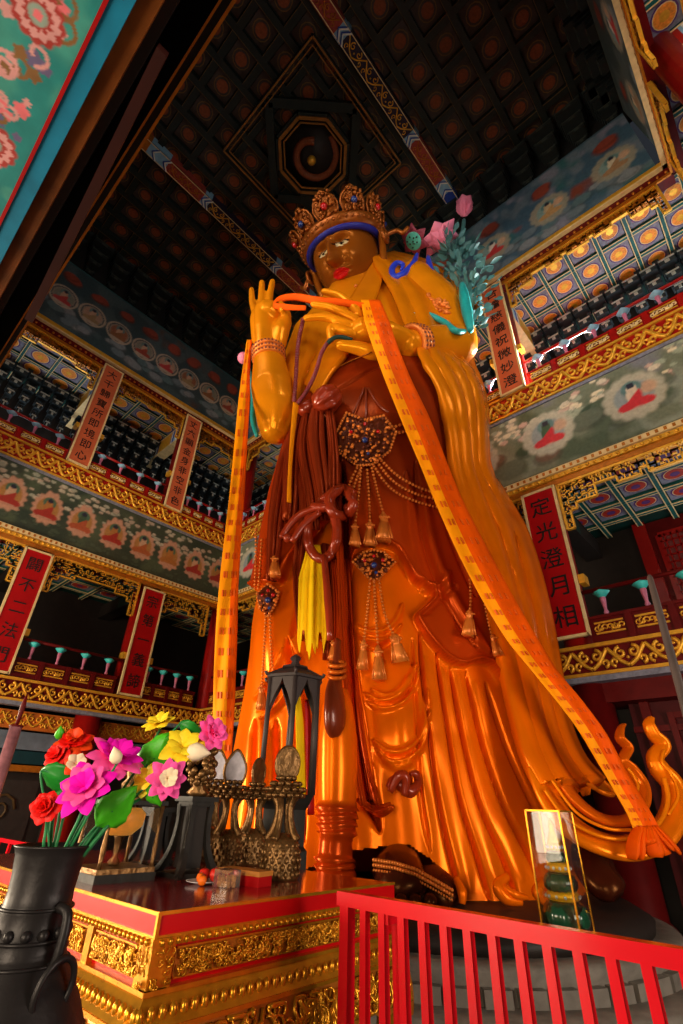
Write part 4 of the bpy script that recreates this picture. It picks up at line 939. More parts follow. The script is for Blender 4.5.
def beads(pts, step=3.5, r=1.6, lift=.14):
    mb = MB(); P2 = sm(pts, 8); L = [0]
    for i in range(1, len(P2)): L.append(L[-1]+math.hypot(P2[i][0]-P2[i-1][0], P2[i][1]-P2[i-1][1]))
    n = max(2, int(L[-1]/step)); xs = np.interp(np.linspace(0, L[-1], n+1), L, [p[0] for p in P2]); ys = np.interp(np.linspace(0, L[-1], n+1), L, [p[1] for p in P2])
    q3 = smooth3([S(a, b, lift) for a, b in zip(xs, ys)], 3)
    for q in q3: mb.ball(q, r*pxm(q), beadm, 7, 5)
    mb.build('bead_string', parent=STAT)
def tassel(x, y, h, w, lift=.2, lean=0):
    mb = MB(); a = S(x, y, lift); b = S(x+lean, y+h, lift+.02); s = pxm(a); P3 = [a.lerp(b, t) for t in (0, .1, .28, .34, .4, .75, 1)]
    mb.tube(P3, [w*s*k for k in (.35, .7, .75, .5, .75, 1., 1.25)], beadm, 12, flat=.7)
    for k in range(7):
        o = (k-3)/3*w*s*.95; r = RIGHT*o; mb.tube([P3[3]+r*.6-HEAD*.08*s*w, P3[-1]+r*1.15-HEAD*.6*s*w], .14*w*s, beadm, 5)
    for k in range(5): q = a.lerp(b, .2)+RIGHT*(k-2)*w*s*.32-HEAD*.6*s*w; mb.ball(q, .2*w*s, beadm, 6, 4)
    mb.build('tassel', parent=STAT)
for pts in ([(361, 468), (358, 500), (355, 524)], [(367, 470), (369, 500), (370, 524)], [(372, 468), (378, 494), (384, 516)], [(377, 462), (394, 482), (416, 494), (440, 500)], [(374, 466), (390, 488), (412, 500), (440, 508)], [(379, 458), (398, 476), (420, 488), (440, 494)], [(357, 468), (350, 482), (346, 496)], [(360, 470), (354, 486), (350, 500)], [(392, 428), (402, 424), (412, 422)], [(392, 434), (402, 432), (414, 430)],
            [(370, 580), (367, 614), (364, 640)], [(374, 582), (376, 618), (378, 646)], [(379, 580), (384, 612), (394, 636)],
            [(266, 616), (264, 650), (262, 686)], [(270, 616), (271, 650), (274, 680)], [(262, 540), (260, 570), (258, 592)], [(256, 530), (256, 560), (255, 588)], [(270, 510), (272, 540), (274, 556)], [(322, 580), (324, 600), (322, 620), (312, 640)], [(334, 560), (332, 590), (328, 620), (322, 640)],
            [(452, 380), (458, 400), (458, 424)], [(448, 378), (454, 400), (455, 426)], [(470, 580), (471, 598), (470, 612)], [(484, 598), (488, 620), (492, 636)]): beads(pts)
for t in [(355, 524, 22, 5), (370, 522, 24, 6), (384, 514, 26, 7), (364, 640, 30, 5, .2, -2), (378, 646, 34, 6, .2, 1), (394, 634, 28, 7.5, .2, 6), (262, 684, 26, 5), (275, 556, 20, 5), (470, 610, 26, 6, .25, -2), (492, 634, 22, 4.5, .25, 6), (334, 640, 20, 5, .35)]: tassel(*t)
# bracelets and armlet
def bracelet(p, q, rpx, thick, name, rows=3):
    a, b = at(*p), at(*q); ax = (b-a).normalized(); u = ax.orthogonal().normalized(); v = ax.cross(u); r = rpx*pxm((a+b)/2); mb = MB(); n = 30
    for k in range(rows):
        c = a.lerp(b, k/(rows-1))
        mb.tube([c+u*r*math.cos(t)+v*r*math.sin(t) for t in np.linspace(0, 2*PI, 33)[:-1]], thick*pxm(a), beadm, 8, closed=True)
        for i in range(n): t = 2*PI*i/n; mb.ball(c+(u*math.cos(t)+v*math.sin(t))*(r+thick*pxm(a)*.7), thick*.55*pxm(a), brown, 6, 4)
    mb.build(name, parent=STAT)
bracelet((268.3, 351, RH), (268.8, 359, RH+.03), 14.5, 2.4, 'bracelet', 3)
bracelet((411, 345, 7.36), (417.5, 345.5, 7.47), 17.5, 3, 'bracelet', 3)
mb = MB(); rr = random.Random(3)
for i in range(46):
    a, b = rr.uniform(420, 448), rr.uniform(296, 310); b += (a-434)*.28; q = SB(a, b, .04); mb.ball(q, rr.uniform(1.3, 2.6)*pxm(q), beadm, 7, 5)
for o in (0, 5, 14): ptube(mb, [SB(a, b+o, .05) for a, b in sm([(416, 291), (432, 299), (450, 308)])], 1.2, beadm, 6)
mb.build('armlet', parent=STAT)
# chest cord with a square clasp
mb = MB(); ptube(mb, SP([(361, 360), (361, 382)], .06, 3, bvh_body), 3.4, lac, 6, .5, col=SHAWL)
for pts in ([(364, 388), (358, 402), (350, 420)], [(366, 388), (366, 408), (366, 420)], [(368, 388), (378, 404), (388, 412)]): ptube(mb, SP(pts, .08), 1.1, brown, 6)
mb.build('chest_cord', parent=STAT); mb = MB(); ptube(mb, [SB(a, b, .05) for a, b in sm([(302, 394), (318, 380), (340, 366), (372, 352)])], [1.5, 2.2, 2.2, 1.6], lac, 8, .4, col=hexc(150, 80, 20))
for (a, b) in ((309, 372), (312, 376), (307, 379), (318, 352), (321, 357), (317, 361), (323, 349), (360, 286), (363, 290), (358, 291), (361, 296), (356, 286)): q = SB(a, b, .03); mb.ball(q, 2.0*pxm(q), beadm, 7, 5)
mb.build('chest_strap', parent=STAT)
# ---- head --------------------------------------------------------------
HC = at(347, 259, 8.1); HR = 36*pxm(HC)
tilt = math.radians(37); yawh = math.radians(11)
Fh = Vector((math.sin(yawh)*math.cos(tilt), -math.cos(yawh)*math.cos(tilt), -math.sin(tilt))); Lh = Fh.cross(Vector((0, 0, 1))).normalized(); Uh = Lh.cross(Fh).normalized(); Lh = -Lh if Lh.x < 0 else Lh
def hl(x, f, u): return HC+Lh*(x*HR)+Fh*(f*HR)+Uh*(u*HR)
mb = MB(); nu, nv = 150, 130; V = []; K = []
for j in range(nv+1):
    ph = PI*j/nv
    for i in range(nu):
        th = 2*PI*i/nu; x = math.sin(ph)*math.sin(th); f = math.sin(ph)*math.cos(th); u = math.cos(ph)
        g = lambda cx, cu, sx, su: math.exp(-((x-cx)/sx)**2-((u-cu)/su)**2) if f > 0 else 0.
        u0_ = u; u = u+.06; ax = abs(x); d = 0; col = hexc(138, 72, 16)  # face shade painted in: a darker gold than the body
        d += .46*math.exp(-(x/.14)**2)*math.exp(-((u+.24)/.11)**2)*(f > 0) + .3*math.exp(-(x/.085)**2)*math.exp(-((u+.02)/.2)**2)*(f > 0)   # nose
        d += .1*g(.1, -.23, .07, .07)+.1*g(-.1, -.23, .07, .07)
        d += .1*g(.32, .24, .26, .07)+.1*g(-.32, .24, .26, .07)                                      # brows
        d -= .18*g(.3, .12, .2, .12)+.18*g(-.3, .12, .2, .12)
        d += .1*g(.31, .06, .13, .06)+.1*g(-.31, .06, .13, .06)                                      # eyes
        d += .08*g(.42, -.25, .2, .2)+.08*g(-.42, -.25, .2, .2)                                      # cheeks
        d += .13*math.exp(-(x/.22)**2-((u+.44)/.05)**2)*(f > 0)+.13*math.exp(-(x/.18)**2-((u+.54)/.055)**2)*(f > 0)-.06*math.exp(-(x/.2)**2-((u+.49)/.02)**2)*(f > 0)
        d += .16*math.exp(-(x/.25)**2-((u+.82)/.13)**2)*(f > 0)                                         # chin
        if f > 0 and ax < .25 and abs(u+.49) < .095*(1-(ax/.26)**2)+.005: col = hexc(196, 22, 26)
        e = math.hypot((ax-.31)/.19, (u-.06)/.075)
        if f > 0 and e < 1: col = hexc(214, 190, 140) if math.hypot(ax-.31, (u-.06)*1.1) > .065 else hexc(20, 14, 12)
        if f > 0 and .9 < e < 1.25 and u > .06: col = hexc(40, 22, 16)
        if f > 0 and ax > .1 and ax < .56 and abs(u-.27-.08*math.sin(min(1, (ax-.1)/.46)*PI)) < .03: col = hexc(34, 26, 30)
        r = 1+d; u = u0_; V.append(hl(x*.9*r, f*1.0*r, u*1.16*r)); K.append(col)
mb.add(V, [(j*nu+i, j*nu+(i+1) % nu, (j+1)*nu+(i+1) % nu, (j+1)*nu+i) for j in range(nv) for i in range(nu)], lac, True, K)
head = mb.build('head', parent=STAT)
mb = MB()
for s in (-1, 1):
    mb = MB(); mb.tube(smooth_path([hl(s*.93, .05, .3), hl(s*1.08, -.05, .2), hl(s*1.06, -.02, -.1), hl(s*1.0, .08, -.5), hl(s*.98, .1, -.7)], 4), [.08*HR, .16*HR, .13*HR, .1*HR, .12*HR]+[.1*HR]*12, lac, 10, col=hexc(138, 72, 16)); mb.build('ear', parent=head)  # ears carry the same painted-in shade as the face
mb = MB(); bhair = mat('blue_hair_paint', hexc(34, 36, 128), .45)
mb.tube([hl(.99*math.sin(t), 1.02*math.cos(t), .36-.16*(1-math.cos(t))) for t in np.linspace(-PI, PI, 49)[:-1]], .09*HR, bhair, 10, closed=True); mb.build('hair_band', parent=head)
mb = MB(); hb = mat('dark_hair', hexc(24, 24, 44), .5); mb.grid(lambda a, b: hl(.99*math.sin(b*PI/2+.001)*math.cos(a*2*PI), 1.*math.sin(b*PI/2+.001)*math.sin(a*2*PI)*1.0-.03, .42+.9*math.cos(b*PI/2)), 40, 16, hb); mb.build('hair_dome', parent=head)
cgold = mat('crown_gilt', hexc(150, 80, 24), .34, .5, var=.3, scale=8)
mb = MB()
mb.tube([hl(1.07*math.sin(t), 1.1*math.cos(t), .5-.14*(1-math.cos(t))) for t in np.linspace(-PI, PI, 61)[:-1]], .08*HR, cgold, 8, closed=True, flat=2.2)
for i in range(44): t = -PI+2*PI*i/44; mb.ball(hl(1.15*math.sin(t), 1.18*math.cos(t), .52-.14*(1-math.cos(t))), .05*HR, cgold, 7, 5)
crown = mb.build('crown_band', parent=STAT)
for k, t in enumerate(np.radians([-98, -62, -26, 10, 46, 82, 118])):
    mb = MB(); w = .3; h = .62; base = .58-.14*(1-math.cos(t))
    def lf(a, b, dz=0., t=t, base=base):
        tt = t+a*.33/1.12; rad = 1.12+.16*b+dz; return hl(rad*math.sin(tt)*.98, rad*math.cos(tt), base+b*h)
    out = [(-.7, 0), (-.9, .25), (-1, .5), (-.8, .74), (-.4, .9), (0, 1.05), (.4, .9), (.8, .74), (1, .5), (.95, .25), (.75, 0)]
    O = [lf(a*.95, b) for a, b in out]; I = [lf(a*.95, b, -.07) for a, b in out]; n = len(O); c = lf(0, .45, .06)
    mb.add(O+I+[c], [(i, (i+1) % n, 2*n) for i in range(n)]+[tuple(range(2*n-1, n-1, -1))]+[(i, n+i, n+(i+1) % n, (i+1) % n) for i in range(n)], cgold, False)
    mb.tube(O, .035*HR, cgold, 6)
    rr = random.Random(k)
    for i in range(40):
        a, b = rr.uniform(-.8, .8), rr.uniform(.08, .92)
        if abs(a) < 1-.5*max(0, b-.5)*2: mb.ball(lf(a*.9, b, .07), rr.uniform(.03, .06)*HR, cgold, 6, 4)
    for s in (-1, 1):
        mb.tube([lf(s*(.45+.28*math.cos(q)*(1-q/9)), .5+.22*math.sin(q)*(1-q/9), .09) for q in np.linspace(0, 7, 18)], .025*HR, cgold, 5)
    mb.ball(lf(0, .42, .1), .09*HR, ruby if k % 2 else sap, 8, 6)
    mb.build('crown_leaf', parent=crown)
for s in (-1, 1):
    mb = MB(); c = hl(s*1.2, .05, .02)
    for rad, z in ((.17, 0), (.1, .04)): mb.tube([c+Fh*(rad*HR*math.cos(q))+Uh*(rad*HR*math.sin(q))+Lh*s*z*HR for q in np.linspace(0, 2*PI, 17)[:-1]], .045*HR, cgold, 8, closed=True)
    mb.ball(c+Lh*s*.04*HR, .07*HR, cgold, 8, 6)
    mb.tube(smooth_path([hl(s*1.2, -.1, .1), hl(s*1.45, -.3, .16), hl(s*1.6, -.3, .02), hl(s*1.75, -.4, .12)], 4), .06*HR, cgold, 8)
    mb.build('earring', parent=head)
# ---- feet --------------------------------------------------------------
mb = MB()
def shoe(pts, rpx, flat): P3 = smooth_path([at(*p) for p in pts], 6); ptube(mb, P3, rpx, lac, 16, flat, col=DKB)
shoe([(400, 858, 7.6), (398, 872, 7.1), (404, 886, 6.8), (410, 898, 6.7)], [20, 26, 26, 12], .7)
for k, (x, y) in enumerate([(376, 894), (388, 898), (401, 901), (415, 902), (430, 902)]): mb.ball(at(x, y, 6.62), 7.5*pxm(at(x, y, 6.6)), lac, 12, 8, col=DKB)
shoe([(430, 878, 7.4), (444, 892, 7.1), (455, 904, 7.0)], [18, 20, 14], .7)
mb.build('right_foot', parent=STAT)
mb = MB()
for j, o in enumerate((0, 5, 10)):
    for a, b in zip(np.linspace(374, 452, 30), np.interp(np.linspace(374, 452, 30), [374, 395, 415, 435, 452], [860, 863, 869, 880, 890])): q = at(a, b+o, 6.62+.012*abs(a-405)*.3+.02*j); mb.ball(q, (1.9 if j < 2 else 1.3)*pxm(q), beadm, 6, 4)
mb.build('anklet_beads', parent=STAT)
mb = MB()
for a, b, D in ((606, 878, 7.4),):
    shoe([(590, 850, 7.7), (596, 872, 7.4), (612, 890, 7.2), (618, 897, 7.15)], [18, 20, 17, 8], .7)
mb.build('left_foot', parent=STAT)
# hem curls at the front right
mb = MB()
for pts, r in (([(456, 878, 7.0), (462, 892, 6.9), (462, 904, 6.88)], [3, 5, 3]), ([(508, 876, 6.95), (498, 886, 6.9), (506, 898, 6.88), (522, 902, 6.9)], [3, 6, 6, 3]), ([(500, 884, 6.9), (514, 894, 6.85), (528, 898, 6.9)], [2, 4, 2]), ([(545, 880, 7.0), (536, 892, 6.95), (544, 902, 6.95)], [3, 5, 3])):
    mb = MB(); ptube(mb, smooth_path([at(*p) for p in pts], 6), r, lac, 10, col=ORANGE); mb.build('hem_curl', parent=STAT)
# ---- pedestal ------------------------------------------------------------
PX, PY, PR, PZ = -4.7, 7.25, 2.75, .45
ped = empty('stone_pedestal', (PX, PY, 0), 'round grey carved stone pedestal beneath the gilded statue, behind the red railing', 'pedestal')
mb = MB(); mb.lathe([(PR+.48, 0), (PR+.48, .2), (PR+.45, .24), (PR+.2, .24)], (PX, PY, -.06), stone, 96); mb.lathe([(PR+.2, 0), (PR+.22, .1), (PR+.1, .16), (PR+.06, .3), (PR+.14, .4), (PR+.1, PZ), (PR-.1, PZ)], (PX, PY, 0), stone, 96)
for i in range(60): a = 2*PI*i/60; mb.bar((PX+(PR+.1)*math.cos(a), PY+(PR+.1)*math.sin(a), .14), (PX+(PR+.1)*math.cos(a), PY+(PR+.1)*math.sin(a), .3), .24, .1, stone, up=(math.cos(a), math.sin(a), 0))
mb.build('stone_ring', parent=ped)
mb = MB(); mb.lathe([(PR-.15, PZ-.02), (PR-.12, PZ+.1), (PR-.3, PZ+.2), (PR-.4, PZ+.22)], (PX, PY, 0), dark, 72); mb.build('timber_plinth', parent=ped)
# =================================================================== SCARVES AND LOTUS
silk = mat('orange_silk', hexc(232, 84, 0), .6, var=.12, scale=3, spec=.08); silk2 = mat('amber_silk', hexc(246, 146, 4), .6, var=.12, scale=3, spec=.08); ysilk = mat('yellow_silk', hexc(255, 204, 14), .6, var=.15, scale=3, spec=.1); silkp = mat('silk_print', hexc(218, 86, 2), .6)
def scarf(name, rows, label, nu=8, motif=True, wave=.05, split=.5, m1=None, m2=None):
    """rows: (left x, right x, y, D[, y offset of the right edge])"""
    root = empty(name, at((rows[0][0]+rows[0][1])/2, rows[0][2], rows[0][3]), label, 'scarf')
    R = np.array([r if len(r) > 4 else (*r, 0) for r in rows], float); k = len(R); nv = (k-1)*8; t = np.linspace(0, k-1, nv+1)
    c = [np.interp(t, range(k), R[:, j]) for j in range(5)]
    for j in range(5):
        for _ in range(8): c[j][1:-1] = (c[j][:-2]+2*c[j][1:-1]+c[j][2:])/4
    half = nu//2; V = []
    for j in range(nv+1):
        xm = (c[0][j]+c[1][j])/2; dm = c[3][j]
        for bv in (bvh_robe, bvh_body):
            h_ = bv.ray_cast(CAM, ray(xm, c[2][j]+c[4][j]/2).normalized())[0]
            if h_ is not None: dm = min(dm, (h_-CAM).dot(HEAD)-.18)
        c[3][j] = dm
    for _ in range(25): c[3][1:-1] = np.minimum(c[3][1:-1], (c[3][:-2]+2*c[3][1:-1]+c[3][2:])/4)
    for j in range(nv+1):
        a = at(c[0][j], c[2][j], c[3][j]); b = at(c[1][j], c[2][j]+c[4][j], c[3][j]); vd = (CAM-a).normalized(); wm = (b-a).length
        for i in range(nu+1): s = i/nu; V.append(a.lerp(b, s)+vd*(wm*.16*(1-abs(s-split)/max(split, 1-split))+wave*.5*math.sin(s*9+j*.25)))
    w = nu+1; mb = MB(); F = [(j*w+i, j*w+i+1, (j+1)*w+i+1, (j+1)*w+i) for j in range(nv) for i in range(nu)]
    mb.mats = [m1 or silk, m2 or silk2]; o = len(mb.v)
    mb.add(V, [], None)
    for f in F:
        i = f[0] % w; mb.f.append(f); mb.m.append(1 if (i+.5)/nu < split else 0); mb.sm.append(True)
    if motif:
        mb.mats.append(silkp)
        for j in range(3, nv-2, 3):
            for s0 in (.2, .34, .62, .8):
                i = int(s0*nu); p = V[j*w+i].lerp(V[j*w+i+1], s0*nu-i); p2 = V[(j+1)*w+i].lerp(V[(j+1)*w+i+1], s0*nu-i); vd = (CAM-p).normalized()*.025; e = (V[j*w+i+1]-V[j*w+i])
                mb.add([p+vd-e*.28, p+vd+e*.28, p2+vd+e*.28, p2+vd-e*.28], [(0, 1, 2, 3)], silkp)
    mb.build('cloth', parent=root, solid=.015)
    return root
sc = scarf('ceremonial_scarf', [(361, 380, 300, 6.86), (364, 389, 320, 6.82), (371, 396, 342, 6.8), (384, 410, 378, 6.85), (401, 431, 420, 6.95), (418, 446, 460, 7.0), (434, 462, 500, 7.05), (456, 488, 550, 7.05), (482, 515, 600, 7.0), (506, 538, 640, 6.95), (531, 556, 670, 6.85), (556, 582, 700, 6.75), (580, 606, 732, 6.7), (605, 628, 775, 6.66), (628, 652, 814, 6.62), (634, 662, 832, 6.6)], 'long orange prayer scarf falling diagonally from the left hand to the robe end', 10, split=.45)
mb = MB(); rr = random.Random(2)
for i in range(9):
    a = 624+i*6; mb.tube(smooth_path([at(640+i*2, 826, 6.58), at(634+i*4.2, 838, 6.54), at(632+i*6, 850+rr.uniform(-6, 10), 6.52)], 3), [.05, .07, .08, .09, .1, .1, .07], silk, 8, flat=.3)
mb.build('frayed_end', parent=sc)
mb = MB(); P3 = smooth_path([at(364, 306, 6.84), at(340, 302, 6.78), at(318, 301, 6.8), at(296, 297, 6.9), at(280, 299, 6.95), at(274, 305, 6.95), at(286, 307, 6.9), at(306, 308, 6.85)], 6)
mb.tube(P3, [6*pxm(p)*k for p, k in zip(P3, lerp_list([.5, .6, .7, .6, .6, .5, .5, .4], len(P3)))], silk, 8, flat=.25, up=(0, 1, .6)); mb.build('pinched_end', parent=sc)
scarf('ceremonial_scarf', [(247, 252, 340, 7.45), (243, 250, 366, 7.4), (239, 250, 395, 7.35), (234, 247, 450, 7.3), (229, 244, 500, 7.25), (224, 241, 540, 7.22), (219, 238, 590, 7.2), (215, 237, 640, 7.18), (213, 235, 700, 7.15), (213, 232, 745, 7.12), (214, 231, 790, 7.1)], 'long orange prayer scarf hanging straight down from the raised right hand', 8, split=.6)
ysc = empty('hanging_scarf', at(314, 548, 7.), 'short bright yellow scarf looped through the ribbon bow on the robe', 'scarf')
rr = random.Random(12); NUc, NVc = 24, 26; V = []
ends = [640+10*math.sin(i*.9)+rr.uniform(-5, 7)+(14 if 9 < i < 15 else 0) for i in range(NUc+1)]
dep = [min((S(312, y, .3)-CAM).dot(HEAD) for y in (545, 570, 600, 630)) for _ in range(1)][0]
for j in range(NVc+1):
    for i in range(NUc+1):
        t = j/NVc; a = i/NUc; yy = 545+(ends[i]-545)*t; xl = 308-8*min(1, t*3)-2.5*t; xr = 320+5*min(1, t*3)+1*t
        V.append(at(xl+(xr-xl)*a, yy, dep-.1+.035*math.sin(a*21+t)*min(1, t*3)+.03*math.sin(a*9)))
mb = MB(); w = NUc+1; mb.add(V, [(j*w+i, j*w+i+1, (j+1)*w+i+1, (j+1)*w+i) for j in range(NVc) for i in range(NUc)], ysilk, True); mb.build('cloth', parent=ysc, solid=.015)
# lotus spray at the left shoulder
lot = empty('lotus_spray', at(467, 330, 8.0), 'pink lotus spray with dusty blue-green leaves rising beside the statue shoulder', 'lotus flowers')
lteal = mat('teal_stem', hexc(30, 150, 150), .4, coat=.2); lleaf = mat('dusty_leaf', hexc(66, 112, 112), .5, var=.35, scale=3); lpink = mat('lotus_pink', hexc(232, 130, 160), .45, var=.12, scale=2); ldp = mat('lotus_rose', hexc(150, 60, 80), .45, var=.2); lblu = mat('ribbon_blue', hexc(40, 60, 190), .4, coat=.2)
mb = MB(); ptube(mb, smooth_path([SB(410, 315, .22), SB(426, 314, .22), SB(444, 322, .22), SB(456, 331, .2), at(469, 331, 7.8), at(472, 322, 7.9)], 6), [2, 2.6, 3, 3.2, 3, 2.4], lteal, 10)
ptube(mb, smooth_path([at(471, 331, 7.5), at(467, 312, 7.45), at(464, 296, 7.45), at(462, 284, 7.6)], 6), [3, 5.5, 5, 2.5], lteal, 10); mb.build('stem', parent=lot)
mb = MB(); rr = random.Random(8)
def leafblade(mb, p, dirv, L, Wd, m, curl_=.3):
    d = dirv.normalized(); s = d.orthogonal().normalized(); s.rotate(Matrix.Rotation(rr.uniform(0, 6.28), 3, d)); n = d.cross(s); V = []
    for t, w in ((0, .12), (.25, .8), (.5, 1.), (.75, .7), (1, .02)):
        c = p+d*L*t+n*L*curl_*t*t
        V += [c-s*Wd*w+n*Wd*.25*w, c, c+s*Wd*w+n*Wd*.25*w]
    mb.add(V, [(3*i+j, 3*i+j+1, 3*i+4+j, 3*i+3+j) for i in range(4) for j in range(2)], m, True)
axis = [(468, 326, 8.0), (465, 305, 8.0), (462, 285, 8.05), (458, 262, 8.1), (452, 246, 8.1)]
AX = smooth_path([at(*a) for a in axis], 8)
for i in range(330):
    t = rr.random(); p = AX[int(t*(len(AX)-1))]; s = pxm(p)
    off = RIGHT*rr.gauss(0, 1)+HEAD*rr.gauss(0, .8)+Vector((0, 0, rr.uniform(-.2, .6))); wv = (12, 19, 21, 18, 11)[min(4, int(t*5))]*s
    p2 = p+off*wv*.62+RIGHT*(t*(.8-t)*20*s); leafblade(mb, p2, off+Vector((0, 0, .9)), rr.uniform(7, 12)*s, rr.uniform(2, 3.4)*s, lleaf)
mb.build('leaves', parent=lot)
def lotus(c, r, dirv, m, nlay, name, openn=.7, pod=None):
    fl = empty(name, c); fl.parent = lot; fl.matrix_world = Matrix.Translation(c)
    d = dirv.normalized(); u = d.orthogonal().normalized(); v = d.cross(u); mb = MB()
    for L in range(nlay):
        n = 6+L; op = openn*(1-.28*L)
        for k in range(n):
            a = 2*PI*(k+.5*L)/n; o = u*math.cos(a)+v*math.sin(a); tg = d.cross(o); V = []
            for t, w in ((0, .15), (.25, .7), (.5, 1.), (.75, .8), (1., .05)):
                ang = op*(t*1.15); cc = c+(o*math.sin(ang)+d*math.cos(ang))*r*t*(1-.1*L)
                V += [cc-tg*r*.34*w+d*r*.08*w, cc, cc+tg*r*.34*w+d*r*.08*w]
            mb.add(V, [(3*i+j, 3*i+j+1, 3*i+4+j, 3*i+3+j) for i in range(4) for j in range(2)], m, True)
    mb.build('petals', parent=fl, solid=.01)
    if pod:
        mb = MB(); M3 = Matrix((u, v, d)).transposed().to_4x4(); mb.lathe([(.1*r, 0), (.28*r, .25*r), (.5*r, .62*r), (.46*r, .68*r)], c, pod, 18, M=M3)
        for k in range(9): a = k*2.4; q = c+(u*math.cos(a)+v*math.sin(a))*r*.13*math.sqrt(k)+d*r*.69; mb.ball(q, .055*r, dark, 6, 4)
        mb.build('seed_pod', parent=fl)
c = at(418, 238, 8.1); lotus(c, 17*pxm(c), (CAM-c).normalized()+Vector((-.8, 0, .1))*.6, ldp, 2, 'seeded_lotus', 1.0, mat('pod_teal', hexc(90, 190, 170), .5))
c = at(447, 248, 8.05); lotus(c, 27*pxm(c), Vector((-.25, -.3, 1)), lpink, 3, 'open_lotus', .8)
c = at(464, 216, 8.1); lotus(c, 24*pxm(c), Vector((.15, 0, 1)), lpink, 2, 'lotus_bud', .32)
mb = MB(); ptube(mb, smooth_path([at(464, 220, 8.1), at(462, 235, 8.1), at(458, 255, 8.1)], 4), 2, lleaf, 8); mb.build('bud_stalk', parent=lot)
mb = MB(); ptube(mb, smooth_path([at(417, 254, 7.75), at(413, 264, 7.66), at(402, 275, 7.62), at(394, 277, 7.62), at(392, 269, 7.62), at(397, 263, 7.62), at(403, 265, 7.62), at(401, 270, 7.6)], 5), [1.6, 3, 3.6, 3.4, 3, 2.6, 2.2, 1.2], lblu, 10)
ptube(mb, smooth_path([at(428, 257, 7.8), at(431, 272, 7.72), at(440, 288, 7.72), at(452, 300, 7.8)], 5), [2, 3.6, 4, 1.8], lblu, 10); ptube(mb, smooth_path([at(438, 274, 7.8), at(446, 286, 7.78), at(452, 296, 7.82)], 5), [1, 3, 1.5], lblu, 10); mb.build('blue_ribbon', parent=lot)
# the twin of the spray shows behind the other arm: bud and stem
lot2 = empty('lotus_spray', at(243, 358, 8.0), 'single pink lotus bud on a teal stem behind the raised forearm', 'lotus flowers')
mb = MB(); q = at(243, 358, 8.0); mb.ball(q, 5.5*pxm(q), lpink, 12, 8, (1, 1, 1.15)); mb.build('bud', parent=lot2)
mb = MB(); ptube(mb, smooth_path([at(247, 362, 8.), at(253, 390, 7.95), at(253, 420, 7.9), at(257, 436, 7.9)], 5), [1.6, 2.6, 2.8, 2], lteal, 8); mb.build('stem', parent=lot2)
# rosary over the left thumb
ros = empty('prayer_beads', at(296, 404, 7.3), 'looped string of maroon prayer beads hanging from the left thumb', 'prayer beads')
mar = mat('maroon_bead', hexc(126, 44, 52), .35, coat=.3); yst = silk2
mb = MB()
for pts in ([(303, 320, 7.3), (298, 345, 7.25), (296, 375, 7.25), (294, 402, 7.3)], [(330, 340, 6.84), (322, 352, 6.95), (315, 374, 7.1), (306, 392, 7.2), (297, 404, 7.3)]):
    P3 = smooth_path([at(*p) for p in pts], 12)
    acc = 0
    for i in range(len(P3)-1):
        n = max(1, round((P3[i+1]-P3[i]).length/.1))
        for k in range(n): mb.ball(P3[i].lerp(P3[i+1], k/n), 2.3*pxm(P3[i]), mar, 8, 5, (1, 1, .8))
mb.build('beads', parent=ros)
mb = MB(); ptube(mb, smooth_path([at(296, 404, 7.25), at(293, 430, 7.22), at(290, 470, 7.2), at(289, 502, 7.2)], 5), [4, 3, 2.4, 3], yst, 8, .4); mb.build('yellow_cord', parent=ros)
mb = MB(); ptube(mb, smooth_path([at(328, 343, 6.83), at(334, 338, 6.78), at(342, 337, 6.8), at(352, 340, 6.86)], 5), 2.2, dgreen, 8); mb.build('green_guru_cord', parent=ros)
# =================================================================== FOREGROUND
TX, TY0, TY1, TXL, TZ = -2.88, 1.78, 3.82, -6.6, 1.1
tred = mat('table_red', hexc(196, 6, 12), .35, var=.08, scale=3, coat=.0, spec=.18)
ttop = mat('table_top_lacquer', hexc(128, 12, 18), .16, var=.2, scale=2, coat=.5)
gil = mat('bright_gilt', hexc(214, 146, 34), .24, .7, var=.22, scale=14)
bronze = mat('aged_bronze', hexc(120, 86, 50), .36, .7, var=.35, scale=18, bump=.3)
dbronze = mat('dark_bronze', hexc(44, 40, 41), .42, .5, var=.25, scale=10, bump=.12)
blk = mat('black_lacquer', hexc(34, 30, 27), .55, .0, var=.3, scale=8, bump=.2)
railred = mat('railing_red', hexc(205, 8, 26), .25, var=.05, scale=3, coat=.5)
glassm = mat('clear_glass', (1, 1, 1), .02, trans=1., var=0, spec=.5)
altar = empty('altar_table', ((TX+TXL)/2, (TY0+TY1)/2, 0), 'red lacquered altar table with deeply carved gilded sides in front of the statue', 'altar table')
mb = MB(); mb.box((TXL, TY0, TZ-0.0096), (TX, TY1, TZ), ttop); mb.build('table_top', parent=altar)
mb = MB(); mb.box((TXL, TY0-.0, TZ-0.1036), (TX, TY1, TZ-0.0096), tred)
mb.build('red_edge', parent=altar)
mb = MB()
for z in (TZ-0.0038, TZ-0.1017): mb.box((TXL, TY0-.012, z-.008), (TX+.012, TY0+.004, z+.008), gil); mb.box((TX-.003, TY0-.009, z-.007), (TX+.0105, TY1, z+.0095), gil)
mb.box((TX-.006, TY0-.0135, TZ-0.1033), (TX+.0135, TY0+.006, TZ+.004), gil); mb.build('gilt_line', parent=altar)
WTF = WF((0, TY0, 0), (-1, 0, 0), (0, -1, 0)); WTR = WF((TX, 0, 0), (0, 1, 0), (1, 0, 0))
faces = [(WTF, -TX, -TXL), (WTR, TY0, TY1)]
